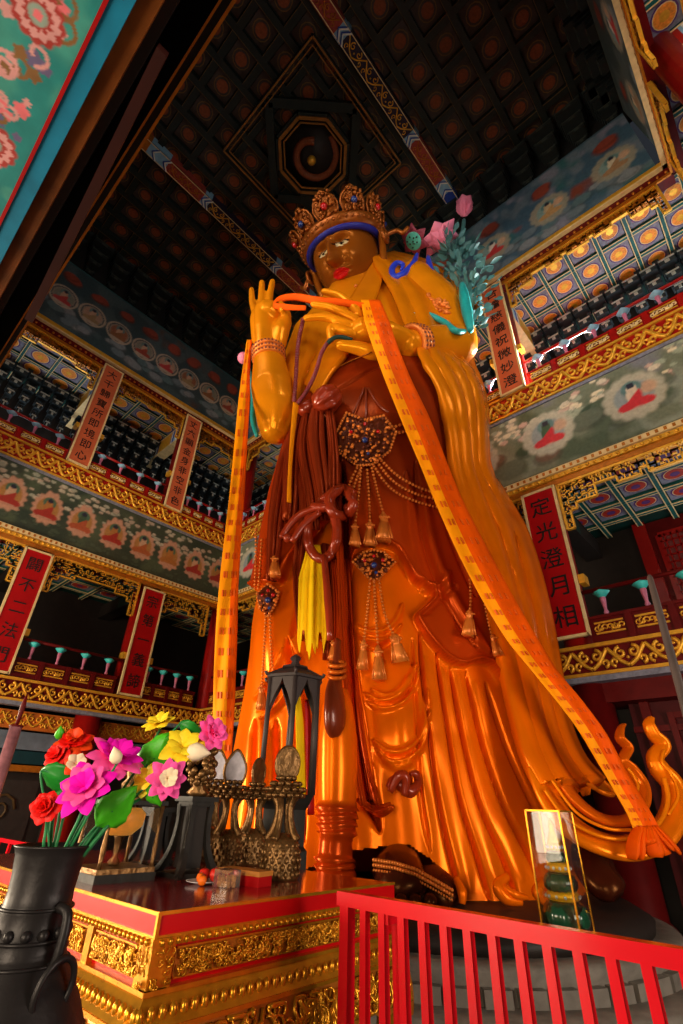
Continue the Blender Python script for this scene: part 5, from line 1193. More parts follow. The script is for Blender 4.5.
def carve(W, mb, u0, u1, z0, z1, d, m, dens, rs, r0, r1):
    rr = random.Random(rs); A = (u1-u0)*(z1-z0)
    for i in range(int(A*dens)):
        u, z = rr.uniform(u0, u1), rr.uniform(z0, z1); a0 = rr.uniform(0, 6.28); R = rr.uniform(r0, r1); sg = rr.choice((-1, 1)); tn = rr.uniform(.5, 1.1)
        pts = []
        for k in range(8):
            t = k/7; a = a0+sg*tn*2*PI*t; q = R*(1-.7*t); uu = min(u1, max(u0, u+q*math.cos(a))); zz = min(z1, max(z0, z+q*math.sin(a))); pts.append(W.P(uu, zz, d(zz)+.01+.012*math.sin(PI*t)))
        mb.tube(pts, [R*.2*(1-.5*k/7) for k in range(8)], m, 5)
        if i % 3 == 0: mb.ball(W.P(u, z, d(z)+.014), R*.3, m, 6, 4)
for fi, (W, u0, u1) in enumerate(faces):
    nm = ('front', 'side')[fi]
    mb = MB(); W.box(mb, u0-.016, u1, TZ-0.1356, TZ-0.1036, -.1, .02, gil)
    n = int((u1-u0)/.048)
    for i in range(n): mb.ball(W.P(u0+.03+i*.048, TZ-0.1196, .025), .014, gil, 8, 5, (1, 1, 1.2))
    mb.build('beaded_band', parent=altar)
    mb = MB(); W.box(mb, u0, u1, TZ-0.2988, TZ-0.1356, -.1, -.02, tred); mb.build('red_waist', parent=altar)
    pn = MB(); k = 0; u = u0+.14
    w = .5 if fi == 0 else 1.7
    while u < u1-.2:
        ue = min(u+w, u1-.1)
        W.box(pn, u, ue, TZ-0.2732, TZ-0.1580, -.02, -.008, ogold); carve(W, pn, u+.015, ue-.015, TZ-0.2668, TZ-0.1644, lambda z: -.005, gil, 2600, fi*10+k, .014, .036)
        for zz in (TZ-0.2764, TZ-0.1580): W.box(pn, u, ue, zz, zz+.008, -.02, .004, gil)
        W.box(pn, ue+.02, ue+.09, TZ-0.2988, TZ-0.1356, -.02, .015, gil); u = ue+.11; k += 1
    W.box(pn, u0-.008, u0+.12, TZ-0.2988, TZ-0.1356, -.02, .012, gil)
    carve(W, pn, u0, u0+.11, TZ-0.2924, TZ-0.1388, lambda z: .012, gil, 900, 77+fi, .015, .03)
    pn.build('carved_panel', parent=altar)
    mb = MB(); fl_ = lambda z: .02+.13*max(0, min(1, (TZ-0.2988-z)/.16))
    W.box(mb, u0-.026, u1, TZ-0.3180, TZ-0.2988, -.1, .03, gil)
    P = [W.P(uu, zz, dd) for uu, zz, dd in ((u0-.02, TZ-0.3180, .02), (u1, TZ-0.3180, .02), (u1, TZ-0.4140, .11), (u0-.11, TZ-0.4140, .11))]
    mb.add(P, [(0, 1, 2, 3)], gil)
    n = int((u1-u0)/.06)
    for i in range(n): mb.ball(W.P(u0-.06+i*.06, TZ-0.3724, .075), .027, gil, 8, 6, (.8, .8, 1.3))
    W.box(mb, u0-.115, u1, TZ-0.4332, TZ-0.4140, -.1, .122, gil)
    mb.build('lotus_moulding', parent=altar)
    mb = MB(); ap = lambda z: .1+.05*math.sin(min(1, max(0, (TZ-0.4332-z)/.4))*PI)
    nU = 70; nV = 10; V = []
    for j in range(nV+1):
        for i in range(nU+1):
            uu = u0-.12+(u1-u0+.12)*i/nU; bot = TZ-0.6700+.1*math.cos(i/nU*2*PI*2)*math.cos(i/nU*PI*9)*.5; zz = TZ-0.4332+(bot-(TZ-0.4332))*j/nV; V.append(W.P(uu, zz, ap(zz)))
    mb.add(V, [(j*(nU+1)+i, j*(nU+1)+i+1, (j+1)*(nU+1)+i+1, (j+1)*(nU+1)+i) for j in range(nV) for i in range(nU)], ogold, True)
    carve(W, mb, u0-.1, u1-.05, TZ-0.6252, TZ-0.4524, ap, gil, 420, 33+fi, .035, .09)
    mb.build('carved_apron', parent=altar)
for (x, y) in ((TX-.02, TY0+.02), (TXL+.1, TY0+.02), (TX-.02, TY1-.1), (TXL+.1, TY1-.1)):
    mb = MB(); mb.tube(smooth_path([(x+.02, y-.02, TZ-0.4268), (x+.05, y-.05, TZ-0.5740), (x-.02, y+.02, .2), (x+.04, y-.04, .0)], 5), [.1, .12, .08, .06, .06, .06]+[.07]*12, gil, 10); mb.build('leg', parent=altar)
# ---- red railing ------------------------------------------------------------
RY, RZ, RX0, RX1 = 2.85, 1.15, -2.53, 1.9
rail = empty('red_railing', (RX0, RY, 0), 'red painted metal railing fencing off the pedestal on the right', 'railing')
mb = MB(); mb.box((RX0-.04, RY-.035, RZ-.07), (RX1, RY+.035, RZ), railred); mb.build('top_rail', parent=rail)
mb = MB(); mb.box((RX0, RY-.025, .12), (RX1, RY+.025, .17), railred); mb.build('bottom_rail', parent=rail)
for i in range(32):
    x = RX0+.02+i*.1385; w = .034 if i in (0, 31) else .022
    mb = MB(); mb.box((x-w, RY-w, 0 if i in (0, 31) else .14), (x+w, RY+w, RZ-.06), railred); mb.build('post' if i in (0, 31) else 'bar', parent=rail)
mb = MB(); mb.box((RX0+.28, RY+.1, 0), (RX0+.34, RY+.16, RZ-.06), railred); mb.box((RX0+.28, RY-.01, RZ-.12), (RX0+.34, RY+.16, RZ-.06), railred); mb.build('rear_prop', parent=rail)
r2 = empty('red_railing', on_y(-40, 845, 3.3)*1, 'red slatted railing glimpsed at the left edge behind the dark vase', 'railing')
a = on_y(30, 843, 3.3); b = on_y(-90, 838, 3.3); 
mb = MB(); mb.box((b.x, 3.27, a.z-.05), (a.x, 3.33, a.z), railred); mb.build('top_rail', parent=r2)
for i in range(14):
    x = b.x+(a.x-b.x)*(i+.5)/14; mb = MB(); mb.box((x-.03, 3.28, 0), (x+.03, 3.32, a.z-.04), railred); mb.build('bar', parent=r2)
# ---- dark bronze vase -------------------------------------------------------------
VC = at(54, 846, 1.7); vz = VC.z; vs = 1.0
vase = empty('bronze_vase', (VC.x, VC.y, .62), 'large dark bronze vase with ring handles holding artificial flowers in the left foreground', 'vase')
r0 = .099
prof = [(.06, -.84), (.1, -.84), (.125, -.80), (.11, -.76), (.13, -.7), (.19, -.58), (.205, -.48), (.195, -.4), (.165, -.33), (.128, -.27), (.104, -.235), (.1, -.225), (.102, -.215), (.093, -.205), (.088, -.17), (.086, -.145), (.09, -.135), (.085, -.128), (.083, -.1), (.086, -.06), (.092, -.02), (r0, -.002), (r0+.004, .002), (r0-.006, .004), (r0-.014, -.01), (.075, -.1), (.07, -.3)]
def flute(a, z): return 1+(.02*math.sin(a*9+z*40)*(1 if z < -.28 else 0))
mb = MB(); mb.lathe(prof, (VC.x, VC.y, vz), dbronze, 64, flute=flute); mb.build('body', parent=vase)
mb = MB()
for i in range(14): a = 2*PI*i/14; mb.ball((VC.x+.092*math.cos(a), VC.y+.092*math.sin(a), vz-.185), .013, dbronze, 10, 6)
for z, r in ((-.135, .09), (-.2, .096), (-.245, .112)): mb.tube([(VC.x+r*math.cos(a), VC.y+r*math.sin(a), vz+z) for a in np.linspace(0, 2*PI, 41)[:-1]], .0045, dbronze, 6, closed=True)
mb.build('bosses', parent=vase)
for s, aim in ((1, math.radians(16)), (-1, math.radians(196))):
    d = Vector((math.cos(aim), math.sin(aim), 0)); t_ = Vector((-d.y, d.x, 0)); c = Vector((VC.x, VC.y, vz))
    mb = MB(); mb.tube(smooth_path([c+d*.088+Vector((0, 0, -.13)), c+d*.125+Vector((0, 0, -.14)), c+d*.132+Vector((0, 0, -.19)), c+d*.125+Vector((0, 0, -.24)), c+d*.105+Vector((0, 0, -.25))], 5), .0125, dbronze, 10); h = mb.build('handle', parent=vase)
    mb = MB(); mb.tube([c+d*(.145+.01*math.sin(q))+t_*.05*math.cos(q)+Vector((0, 0, -.285+.06*math.sin(q))) for q in np.linspace(0, 2*PI, 31)[:-1]], .008, dbronze, 8, closed=True); mb.build('ring', parent=h)
mb = MB(); mb.lathe([(.2, 0), (.22, .02), (.18, .06), (.16, .5), (.2, .58), (.2, .62)], (VC.x, VC.y, 0), blk, 6); tag(mb.build('vase_stand'), 'black six-sided stand beneath the bronze vase', 'stand')
# ---- artificial flowers, one thing per stem ----------------------------------------
fgreen = mat('stem_green', hexc(40, 120, 70), .5); leafg = mat('leaf_green', hexc(70, 176, 30), .4, var=.2, scale=20); leafd = mat('leaf_deep_green', hexc(30, 130, 40), .4, var=.2, scale=20)
magenta = mat('petal_magenta', hexc(244, 20, 190), .6, var=.15, scale=20, spec=.1); mpink = mat('petal_pink', hexc(250, 84, 170), .6, var=.25, scale=25); predf = mat('petal_red', hexc(232, 20, 14), .5, var=.15, scale=20); orf = mat('petal_orange_red', hexc(240, 70, 20), .5, var=.2, scale=20); yel = mat('petal_yellow', hexc(246, 214, 40), .5, var=.12, scale=20); crm = mat('bud_cream', hexc(244, 222, 190), .5)
GF = 'artificial flowers in the bronze vase'
def petal(mb, c, d, o, r, w, open_, m, curl_=.2):
    tg = d.cross(o); V = []
    for t, ww in ((0, .2), (.2, .65), (.45, 1.), (.7, .95), (.9, .5), (1., .06)):
        ang = open_*(t**.8); cc = c+(o*math.sin(ang)+d*math.cos(ang))*r*t+o*curl_*r*t*t*.3; nn = (d*math.sin(ang)-o*math.cos(ang))
        V += [cc-tg*w*ww-nn*w*.3*ww, cc-tg*w*.5*ww-nn*w*.06*ww, cc, cc+tg*w*.5*ww-nn*w*.06*ww, cc+tg*w*ww-nn*w*.3*ww]
    mb.add(V, [(5*i+j, 5*i+j+1, 5*i+6+j, 5*i+5+j) for i in range(5) for j in range(4)], m, True)
def flower(px, py, D, rpx, m, layers, npet, facing, label, name='artificial_flower', width=.32, op=1.25, centre=yel, base=None, ctr=.16, leaf=None, bend=None):
    c = at(px, py, D); r = rpx*pxm(c); root = empty(name, c, label, 'artificial flower', GF)
    d = ((CAM-c).normalized()*facing[0]+RIGHT*facing[1]+Vector((0, 0, facing[2]))).normalized(); u = d.orthogonal().normalized(); v = d.cross(u)
    mb = MB(); rr = random.Random(int(px*7+py))
    for L in range(layers):
        for k in range(npet):
            a = 2*PI*(k+.5*L)/npet+rr.uniform(-.12, .12); o = u*math.cos(a)+v*math.sin(a); mm = m[L % len(m)]
            petal(mb, c+d*.01*L, d, o, r*(1-.17*L)*rr.uniform(.9, 1.08), r*width*(1-.1*L), max(.25, op-.33*L)+rr.uniform(-.1, .1), mm)
    mb.build('petals', parent=root)
    mb = MB(); mb.ball(c+d*r*.12, r*ctr, centre, 10, 6)
    for k in range(10): a = k*2.4; mb.ball(c+d*r*.22+(u*math.cos(a)+v*math.sin(a))*r*.1*math.sqrt(k)*.6, r*.05, centre, 6, 4)
    mb.build('centre', parent=root)
    b = base or (54, 848); e = at(b[0], b[1], 1.7)+Vector((0, 0, -.06)); mid = (c*.55+e*.45)+Vector((0, 0, -.02)) if bend is None else at(*bend)
    mb = MB(); mb.tube(smooth_path([c-d*.005, c.lerp(mid, .5)-d*.01, mid, e], 6), .0042, fgreen, 8); mb.build('stem', parent=root)
    return root
def leaf(px, py, D, lpx, wpx, ang, m, label, base, tilt=.4, round_=False):
    c = at(px, py, D); s = pxm(c); root = empty('artificial_leaf', c, label, 'artificial leaf', GF)
    dr = (CR*math.cos(ang)+CU*math.sin(ang)+FWD*tilt*.3).normalized(); sd = dr.cross(-FWD).normalized(); nn = sd.cross(dr); mb = MB()
    L, Wd = lpx*s, wpx*s; N = 12; K = 8
    def g(a, b):
        t = a; w = math.sin(PI*min(1, t**.75*1.0))**.7*(1+.07*math.sin(t*24)) if round_ else math.sin(PI*t**.8)**.9*(1+.06*math.sin(t*30)); x = (2*b-1)
        return c+dr*L*(t-.5)+sd*Wd*.5*w*x+nn*(-abs(x)*Wd*.16+.12*L*math.sin(t*PI)+Wd*.03*math.sin(x*9+t*8))
    mb.grid(g, N, K, m); mb.build('blade', parent=root, solid=.0015)
    mb = MB(); e = at(base[0], base[1], 1.7)+Vector((0, 0, -.06)); st_ = c-dr*L*.48; mb.tube(smooth_path([c+nn*.1*L, st_, st_.lerp(e, .5)+Vector((0, 0, .01)), e], 5), .0032, fgreen, 6); mb.build('stem', parent=root)
flower(73, 748, 1.72, 19, [orf, predf], 3, 7, (.6, -.1, .7), 'orange-red flower at the upper left of the bouquet', width=.42, centre=orf, base=(56, 848))
flower(60, 758, 1.68, 14, [predf], 3, 7, (.8, -.5, .3), 'red flower left of the orange-red one in the bouquet', width=.44, centre=predf, base=(55, 848))
flower(76, 766, 1.66, 13, [orf, crm], 2, 6, (.8, 0, .3), 'orange and cream flower above the left green leaf of the bouquet', width=.4, centre=crm, base=(57, 848))
flower(47, 809, 1.62, 15, [predf], 4, 8, (.9, -.3, .2), 'round red flower hanging lowest on the left side of the bouquet', width=.46, centre=predf, base=(52, 848), ctr=.2)
flower(112, 766, 1.66, 30, [mpink, magenta, magenta], 3, 8, (.5, .3, .8), 'large magenta lotus flower at the middle of the bouquet', width=.3, centre=leafg, base=(62, 848), ctr=.2)
flower(88, 792, 1.6, 29, [magenta, mpink, magenta], 3, 8, (.7, -.3, .3), 'large magenta lotus flower below the other magenta one, right above the vase', width=.3, centre=magenta, base=(60, 848))
flower(182, 752, 1.78, 24, [yel], 2, 7, (.7, 0, .6), 'open yellow flower on the right side of the bouquet', width=.34, base=(72, 848), bend=(120, 800, 1.72))
flower(160, 728, 1.8, 17, [yel], 2, 6, (.5, -.3, .7), 'yellow flower topping the right half of the bouquet', width=.34, base=(70, 848), bend=(115, 800, 1.72))
flower(149, 784, 1.74, 17, [yel], 2, 6, (.7, -.4, .3), 'yellow flower beside the pink and white one in the bouquet', width=.36, base=(72, 848), bend=(112, 812, 1.72))
flower(166, 780, 1.72, 21, [mpink, mpink, crm], 3, 8, (.8, .1, .1), 'pink and white flower low on the right of the bouquet', width=.28, centre=mpink, base=(74, 848), bend=(118, 815, 1.7))
flower(210, 736, 1.82, 18, [mpink, mpink], 3, 7, (.7, .5, .4), 'pink flower at the far right tip of the bouquet', width=.34, centre=mpink, base=(76, 848), bend=(135, 795, 1.75))
def bud(px, py, D, rpx, dv, m, label, base, bend=None):
    c = at(px, py, D); r = rpx*pxm(c); root = empty('artificial_bud', c, label, 'artificial flower', GF); d = (CR*dv[0]+CU*dv[1]).normalized(); Q = d.to_track_quat('Z', 'Y').to_matrix().to_4x4()
    mb = MB(); mb.lathe([(.02*r, -1.0*r), (.62*r, -.7*r), (.9*r, -.1*r), (.72*r, .5*r), (.3*r, 1.1*r), (.03*r, 1.5*r)], c, m, 14, M=Q, flute=lambda a, z: 1+.05*math.cos(5*a)); mb.build('bud', parent=root)
    e = at(base[0], base[1], 1.7)+Vector((0, 0, -.06)); mid = at(*bend) if bend else c.lerp(e, .5)
    mb = MB(); mb.tube(smooth_path([c-d*r*.9, mid, e], 6), .0035, fgreen, 6); mb.build('stem', parent=root)
bud(60, 734, 1.7, 5.5, (.1, 1), leafg, 'small green bud standing up at the top left of the bouquet', (56, 848))
bud(196, 752, 1.74, 10, (1, -.1), crm, 'cream bud pointing right from the yellow flowers', (74, 848), (125, 805, 1.72))
bud(116, 757, 1.58, 7, (-.2, 1), crm, 'pale green-cream bud in front of the magenta lotus', (62, 848))
leaf(62, 778, 1.66, 44, 28, -.4, leafd, 'green leaf between the red flowers and the magenta lotus', (58, 848))
leaf(115, 808, 1.68, 52, 34, .75, leafg, 'broad green leaf hanging under the magenta lotus', (68, 848))
leaf(156, 756, 1.76, 46, 34, 1.1, leafg, 'bright green lotus leaf among the yellow flowers', (70, 848), round_=True)
leaf(191, 729, 1.8, 26, 16, -.5, leafd, 'small green leaf beside the far right pink flower', (74, 848))
leaf(56, 800, 1.68, 24, 14, 1.0, leafd, 'small green leaf just above the low red flower', (56, 848))
leaf(154, 796, 1.72, 26, 16, -1.1, leafg, 'small green leaf drooping below the lower yellow flower', (72, 848))
# ---- things on the altar table ---------------------------------------------------
def tp(x, y): p = on_z(x, y, TZ); return Vector((p.x, p.y, TZ))
amber = mat('amber_reflection', hexc(200, 96, 16), .3, emit=(1., .42, .06, .25))  # glow stands in for the orange robe reflected in the glass
o = tp(110, 879); lamp = empty('glass_lantern_box', o, 'glass sided lantern box with painted reflection and brass finial on the left of the altar', 'lantern')
s = .2; hgt = .47
mb = MB(); mb.box(o+Vector((-s-.03, -s-.03, 0)), o+Vector((s+.03, s+.03, .05)), blk); mb.box(o+Vector((-s-.02, -s-.02, .05)), o+Vector((s+.02, s+.02, .08)), bronze); mb.build('base', parent=lamp)
for a in (-1, 1):
    for b in (-1, 1): mb = MB(); mb.lathe([(.018, .08), (.014, .12), (.02, .2), (.012, .3), (.018, hgt)], o+Vector((a*s, b*s, 0)), bronze, 10); mb.build('corner_post', parent=lamp)
mb = MB()
for a, b, c, d in ((-s, -s, s, -s), (s, -s, s, s), (s, s, -s, s), (-s, s, -s, -s)): mb.bar(o+Vector((a, b, .29)), o+Vector((c, d, .29)), .004, hgt-.1, glassm)
mb.build('glass_panes', parent=lamp)
mb = MB(); mb.lathe([(.03, .08), (.05, .1), (.02, .14), (.03, .24), (.06, .3), (.02, .31)], o, bronze, 14); mb.lathe([(.08, hgt-.2), (.15, hgt-.14), (.16, hgt-.06), (.12, hgt-.02)], o, amber, 18); mb.build('candle_cup_and_reflection', parent=lamp)
mb = MB(); mb.box(o+Vector((-s-.03, -s-.03, hgt)), o+Vector((s+.03, s+.03, hgt+.03)), blk); mb.lathe([(.16, hgt+.03), (.1, hgt+.08), (.06, hgt+.1), (.075, hgt+.14), (.04, hgt+.18), (.055, hgt+.22), (.02, hgt+.27), (.035, hgt+.31), (.006, hgt+.38)], o, bronze, 16); mb.build('roof', parent=lamp)
def flared_stand(px, py, h, w, label):
    o = tp(px, py); r = empty('flared_stand', o, label, 'altar stand', 'black flared stands on the altar')
    mb = MB(); mb.box(o+Vector((-w*.62, -w*.62, h-.035)), o+Vector((w*.62, w*.62, h)), blk); mb.box(o+Vector((-w*.5, -w*.5, h-.07)), o+Vector((w*.5, w*.5, h-.035)), blk); mb.build('top', parent=r)
    for a in (-1, 1):
        for b in (-1, 1):
            mb = MB(); Pp = [o+Vector((a*k*w, b*k*w, z*h)) for k, z in ((.42, .9), (.4, .72), (.42, .52), (.5, .3), (.66, .12), (.82, .03))]; sp = smooth_path(Pp, 5)
            mb.tube(sp, lerp_list([w*.16, w*.13, w*.13, w*.15, w*.17, w*.16], len(sp)), blk, 4, twist=PI/4, smooth=False); mb.build('leg', parent=r)
    mb = MB(); mb.box(o+Vector((-w*.36, -w*.36, h*.1)), o+Vector((w*.36, w*.36, h*.88)), dark); mb.box(o+Vector((-w*.85, -w*.85, 0)), o+Vector((w*.85, w*.85, .03)), blk); mb.build('core', parent=r)
    return o+Vector((0, 0, h))
s1 = flared_stand(148, 866, .45, .18, 'black flared stand nearer the lantern box on the altar'); s2 = flared_stand(185, 876, .54, .21, 'black flared stand in front of the bronze ornaments on the altar')
def cluster(mb, c, R, H, n, rs, m=None):
    rr = random.Random(rs)
    for i in range(n):
        a = rr.uniform(0, 6.28); z = rr.uniform(0, 1); q = R*(.55+.45*math.sin(PI*z)); mb.ball(c+Vector((q*math.cos(a), q*math.sin(a), H*z)), rr.uniform(.022, .036), m or bronze, 7, 5)
o = s1; vs_ = empty('candle_vessel', o, 'small bronze vessel with slim upright rods on the black stand by the lantern box', 'vessel')
mb = MB(); mb.lathe([(.05, 0), (.07, .02), (.04, .06), (.08, .14), (.07, .16)], o, bronze, 14); mb.build('bowl', parent=vs_)
for k in range(4): mb = MB(); a = k*1.57; mb.lathe([(.009, .1), (.009, .36), (.002, .38)], o+Vector((.045*math.cos(a), .045*math.sin(a), 0)), gil if k % 2 else bronze, 8); mb.build('rod', parent=vs_)
o = s2; bq = empty('bronze_ornament', o, 'bronze ornament of clustered fruit on the taller black stand', 'ornament')
mb = MB(); mb.lathe([(.06, 0), (.1, .03), (.05, .08), (.09, .14)], o, bronze, 14); mb.build('foot', parent=bq)
mb = MB(); cluster(mb, o+Vector((0, 0, .1)), .12, .2, 46, 5); cluster(mb, o+Vector((.02, .03, .3)), .06, .24, 26, 6); mb.build('fruit_cluster', parent=bq)
mirror = mat('tarnished_mirror', hexc(176, 166, 170), .35, .2, var=.3, scale=14)
def altar_emblem(px, py, kind, sc, label, m=bronze, D=None):
    o = tp(px, py) if D is None else Vector((at(px, py, D).x, at(px, py, D).y, TZ)); r = empty('emblem_stand', o, label, 'altar emblem', 'bronze emblem stands on the altar')
    R = .15*sc
    mb = MB(); mb.lathe([(R*1.02, 0), (R*1.05, .02), (R, .04), (R*1.04, .18*sc), (R*.92, .27*sc), (R*.6, .29*sc), (R*.3, .32*sc)], o, m, 24)
    for j in range(5):
        for i in range(16): a = 2*PI*(i+.5*(j % 2))/16; q = R*(1.03, 1.06, 1.06, 1.02, .9)[j]; mb.ball(o+Vector((q*math.cos(a), q*math.sin(a), (.04+.048*j)*sc)), .019*sc, m, 6, 4, (1, 1, 1.4))
    mb.build('petalled_base', parent=r)
    mb = MB()
    for k in range(4):
        a = k*2*PI/4+.35; d = Vector((math.cos(a), math.sin(a), 0)); P3 = smooth_path([o+d*.145*sc+Vector((0, 0, .27*sc)), o+d*.1*sc+Vector((0, 0, .33*sc)), o+d*.07*sc+Vector((0, 0, .42*sc)), o+d*.065*sc+Vector((0, 0, .52*sc)), o+d*.12*sc+Vector((0, 0, .62*sc))], 5)
        mb.tube(P3, lerp_list([.036*sc, .032*sc, .027*sc, .027*sc, .036*sc], len(P3)), m, 7)
    mb.build('lyre_stem', parent=r)
    mb = MB(); c = o+Vector((0, 0, .6*sc))
    for ring, q, n in ((0, .15, 14), (1, .16, 14), (2, .12, 11), (3, .07, 7)):
        for i in range(n): a = 2*PI*(i+.5*ring)/n; mb.ball(c+Vector((q*math.cos(a), q*math.sin(a), .045*ring))*sc if False else c+Vector((q*sc*math.cos(a), q*sc*math.sin(a), .045*ring*sc)), .03*sc, m, 7, 5, (1.1, 1.1, .75))
    mb.lathe([(.13*sc, 0), (.14*sc, .05*sc), (.03*sc, .1*sc), (.02*sc, .12*sc)], c, m, 14); mb.build('lotus_crown', parent=r)
    c = o+Vector((0, 0, (.6+.05+.2)*sc)); vd = Vector((CAM.x-c.x, CAM.y-c.y, 0)).normalized(); sd = Vector((-vd.y, vd.x, 0)); Z = Vector((0, 0, 1))
    ang = .9 if kind == 'edge' else .25; vd2 = vd*math.cos(ang)+sd*math.sin(ang); sd2 = Vector((-vd2.y, vd2.x, 0))
    hw, hh = (.115, .17) if kind == 'leaf' else (.105, .14)
    def out(q, k=1.):
        if kind == 'leaf': s_ = math.sin(q); return sd2*hw*sc*k*math.cos(q)*(1-.35*max(0, s_)**2)+Z*hh*sc*k*(s_ if s_ < 0 else s_*1.0+.12*max(0, s_)**6)
        return sd2*hw*sc*k*math.cos(q)+Z*hh*sc*k*math.sin(q)
    T = np.linspace(0, 2*PI, 33)[:-1]
    mb = MB(); mb.prism([c+out(q, .93)-vd2*.012 for q in T], vd2*.024, mirror if kind == 'leaf' else bronze); pl = mb.build('plaque', parent=r)
    mb = MB(); mb.tube([c+out(q) for q in T], .018*sc, m, 8, closed=True); mb.build('plaque_rim', parent=pl)
altar_emblem(223, 868, 'leaf', .92, 'bronze emblem stand with a pointed pale mirror, right beside the black stands')
altar_emblem(249, 868, 'edge', .92, 'bronze emblem stand turned edge on between two others on the altar', D=5.75)
altar_emblem(279, 879, 'oval', .95, 'bronze emblem stand with dark oval disc and studded base, rightmost of the emblem row')
altar_emblem(203, 866, 'leaf', .95, 'bronze emblem stand with a pale leaf-shaped mirror, half behind the black stands', D=5.85)
# dark open lantern
LC = at(293, 695, 6.15); lz = LC.z; o = Vector((LC.x, LC.y, 0))
pv = empty('pavilion_lantern', (LC.x, LC.y, 0), 'tall dark six-sided pavilion lantern with pointed arches before the robe', 'lantern')
R = 27*pxm(LC)
hexm = mat('dark_pewter', hexc(58, 48, 48), .5, .1, var=.2, scale=6)
ct = lambda r, z, k, a0=.35: o+Vector((r*math.cos(a0+k*PI/3), r*math.sin(a0+k*PI/3), z))
eave = at(293, 679, 6.15).z; arch = at(293, 712, 6.15).z
mb = MB(); mb.lathe([(R*1.16, eave-.03), (R*1.16, eave), (R*.95, eave+0.036), (R*.6, eave+0.086), (R*.42, eave+0.108), (R*.55, eave+0.122), (R*.5, eave+0.144), (R*.2, eave+0.173), (R*.14, eave+0.216), (R*.24, eave+0.245), (R*.16, eave+0.274), (R*.03, eave+0.302)], o, hexm, 6, M=Matrix.Rotation(.35, 4, 'Z'), smooth=False)
for k in range(6): mb.tube(smooth_path([ct(R*.5, eave+.1, k), ct(R*.9, eave+.035, k), ct(R*1.15, eave+.0, k), ct(R*1.24, eave+.035, k)], 4), .02, hexm, 6)
mb.build('roof', parent=pv)
for k in range(6):
    a, b = ct(R, 0, k), ct(R, 0, k+1); mb = MB(); n = 14; V = []
    for i in range(n+1):
        t = i/n; s_ = abs(2*t-1); low = arch-.06 if s_ > .86 else arch+.01+(eave-arch-.12)*(1-(s_/.86)**1.6)*(1+.25*max(0, 1-s_*5)); p = a.lerp(b, t); V += [p+Vector((0, 0, eave-.02)), p+Vector((0, 0, low))]
    mb.add(V, [(2*i, 2*i+1, 2*i+3, 2*i+2) for i in range(n)], hexm); mb.build('arched_panel', parent=pv, solid=.025)
    mb = MB(); mb.tube([ct(R, TZ+.6, k), ct(R, eave, k)], .028, hexm, 8); mb.build('post', parent=pv)
mb = MB(); mb.lathe([(R*.9, .24), (R*.9, TZ+.1), (R*.78, TZ+.14), (R*.78, TZ+.46), (R*.92, TZ+.52), (R*1.06, TZ+.6)], o, blk, 6, M=Matrix.Rotation(.35, 4, 'Z'), smooth=False); mb.build('base', parent=pv)
# scarves hung inside and behind the lantern
def strip(name, pts, rpx, m, label):
    P3 = smooth_path([at(*p) for p in pts], 6); mb = MB(); ptube(mb, P3, rpx, m, 10, .3); tag(mb.build(name), label, 'scarf')
strip('hanging_scarf', [(297, 690, 6.35), (300, 730, 6.35), (302, 800, 6.35)], [3, 6, 7], ysilk, 'yellow scarf strip hanging behind the dark pavilion lantern')
strip('hanging_scarf', [(307, 700, 6.4), (309, 740, 6.4), (311, 815, 6.4)], [3, 5, 5], mat('red_silk', hexc(200, 16, 16), .45), 'red scarf strip hanging behind the dark pavilion lantern')
# offerings
o = tp(203, 884); pl = empty('offering_plate', o, 'small white plate of fruit near the altar edge', 'plate'); whitep = mat('white_porcelain', hexc(226, 222, 226), .2)
mb = MB(); mb.lathe([(.05, 0), (.06, .004), (.12, .018), (.125, .022), (.115, .02), (.05, .008)], o, whitep, 28); mb.build('dish', parent=pl)
ap = mat('apple_red', hexc(206, 40, 30), .3, var=.3, scale=20); orn = mat('tangerine', hexc(240, 110, 20), .4); 
for i, (dx, dy, dz, r, m_, lb) in enumerate([(-.045, .03, .05, .042, ap, 'red apple at the left on the white plate'), (.05, .06, .055, .044, ap, 'red apple at the back of the white plate'), (.0, -.03, .04, .03, orn, 'tangerine at the front of the white plate'), (.085, -.07, .018+.014, .032, orn, 'tangerine lying on the altar beside the white plate')]):
    f = empty('fruit', o+Vector((dx, dy, dz)), lb, 'fruit', 'fruit offerings'); q = o+Vector((dx, dy, dz))
    mb = MB(); mb.lathe([(.002, -.86*r), (.3*r, -.98*r), (.75*r, -.7*r), (r, 0), (.8*r, .66*r), (.35*r, .9*r), (.05*r, .74*r)], q, m_, 18); mb.build('flesh', parent=f)
    mb = MB(); mb.tube([q+Vector((0, 0, .72*r)), q+Vector((.05*r, 0, 1.15*r))], .003, brown, 6); mb.build('stalk', parent=f)
o = tp(244, 884); bx = empty('red_box', o, 'shallow red gift box beside the fruit plate on the altar', 'box'); M4 = Matrix.Translation(o) @ Matrix.Rotation(.15, 4, 'Z')
mb = MB(); mb.box((-.2, -.07, 0), (.2, .07, .075), rboard, M4); mb.build('body', parent=bx)
mb = MB(); mb.box((-.205, -.075, .06), (.205, .075, .09), mat('box_lid_gold', hexc(190, 120, 50), .4), M4); mb.build('lid', parent=bx)
o = tp(226, 887); pk_ = empty('clear_packet', o, 'clear packet of biscuits between the plate and the red box', 'packet')
mb = MB(); rr = random.Random(4)
for i in range(9): mb.ball(o+Vector((rr.uniform(-.05, .05), rr.uniform(-.03, .03), .02+.03*(i//5))), .022, mat('biscuit', hexc(214, 150, 80), .6), 8, 6)
mb.build('biscuits', parent=pk_)
mb = MB(); mb.box(o+Vector((-.08, -.055, .002)), o+Vector((.08, .055, .1)), mat('clear_film', (1, .9, .9), .08, trans=.95, var=0)); mb.build('film', parent=pk_)
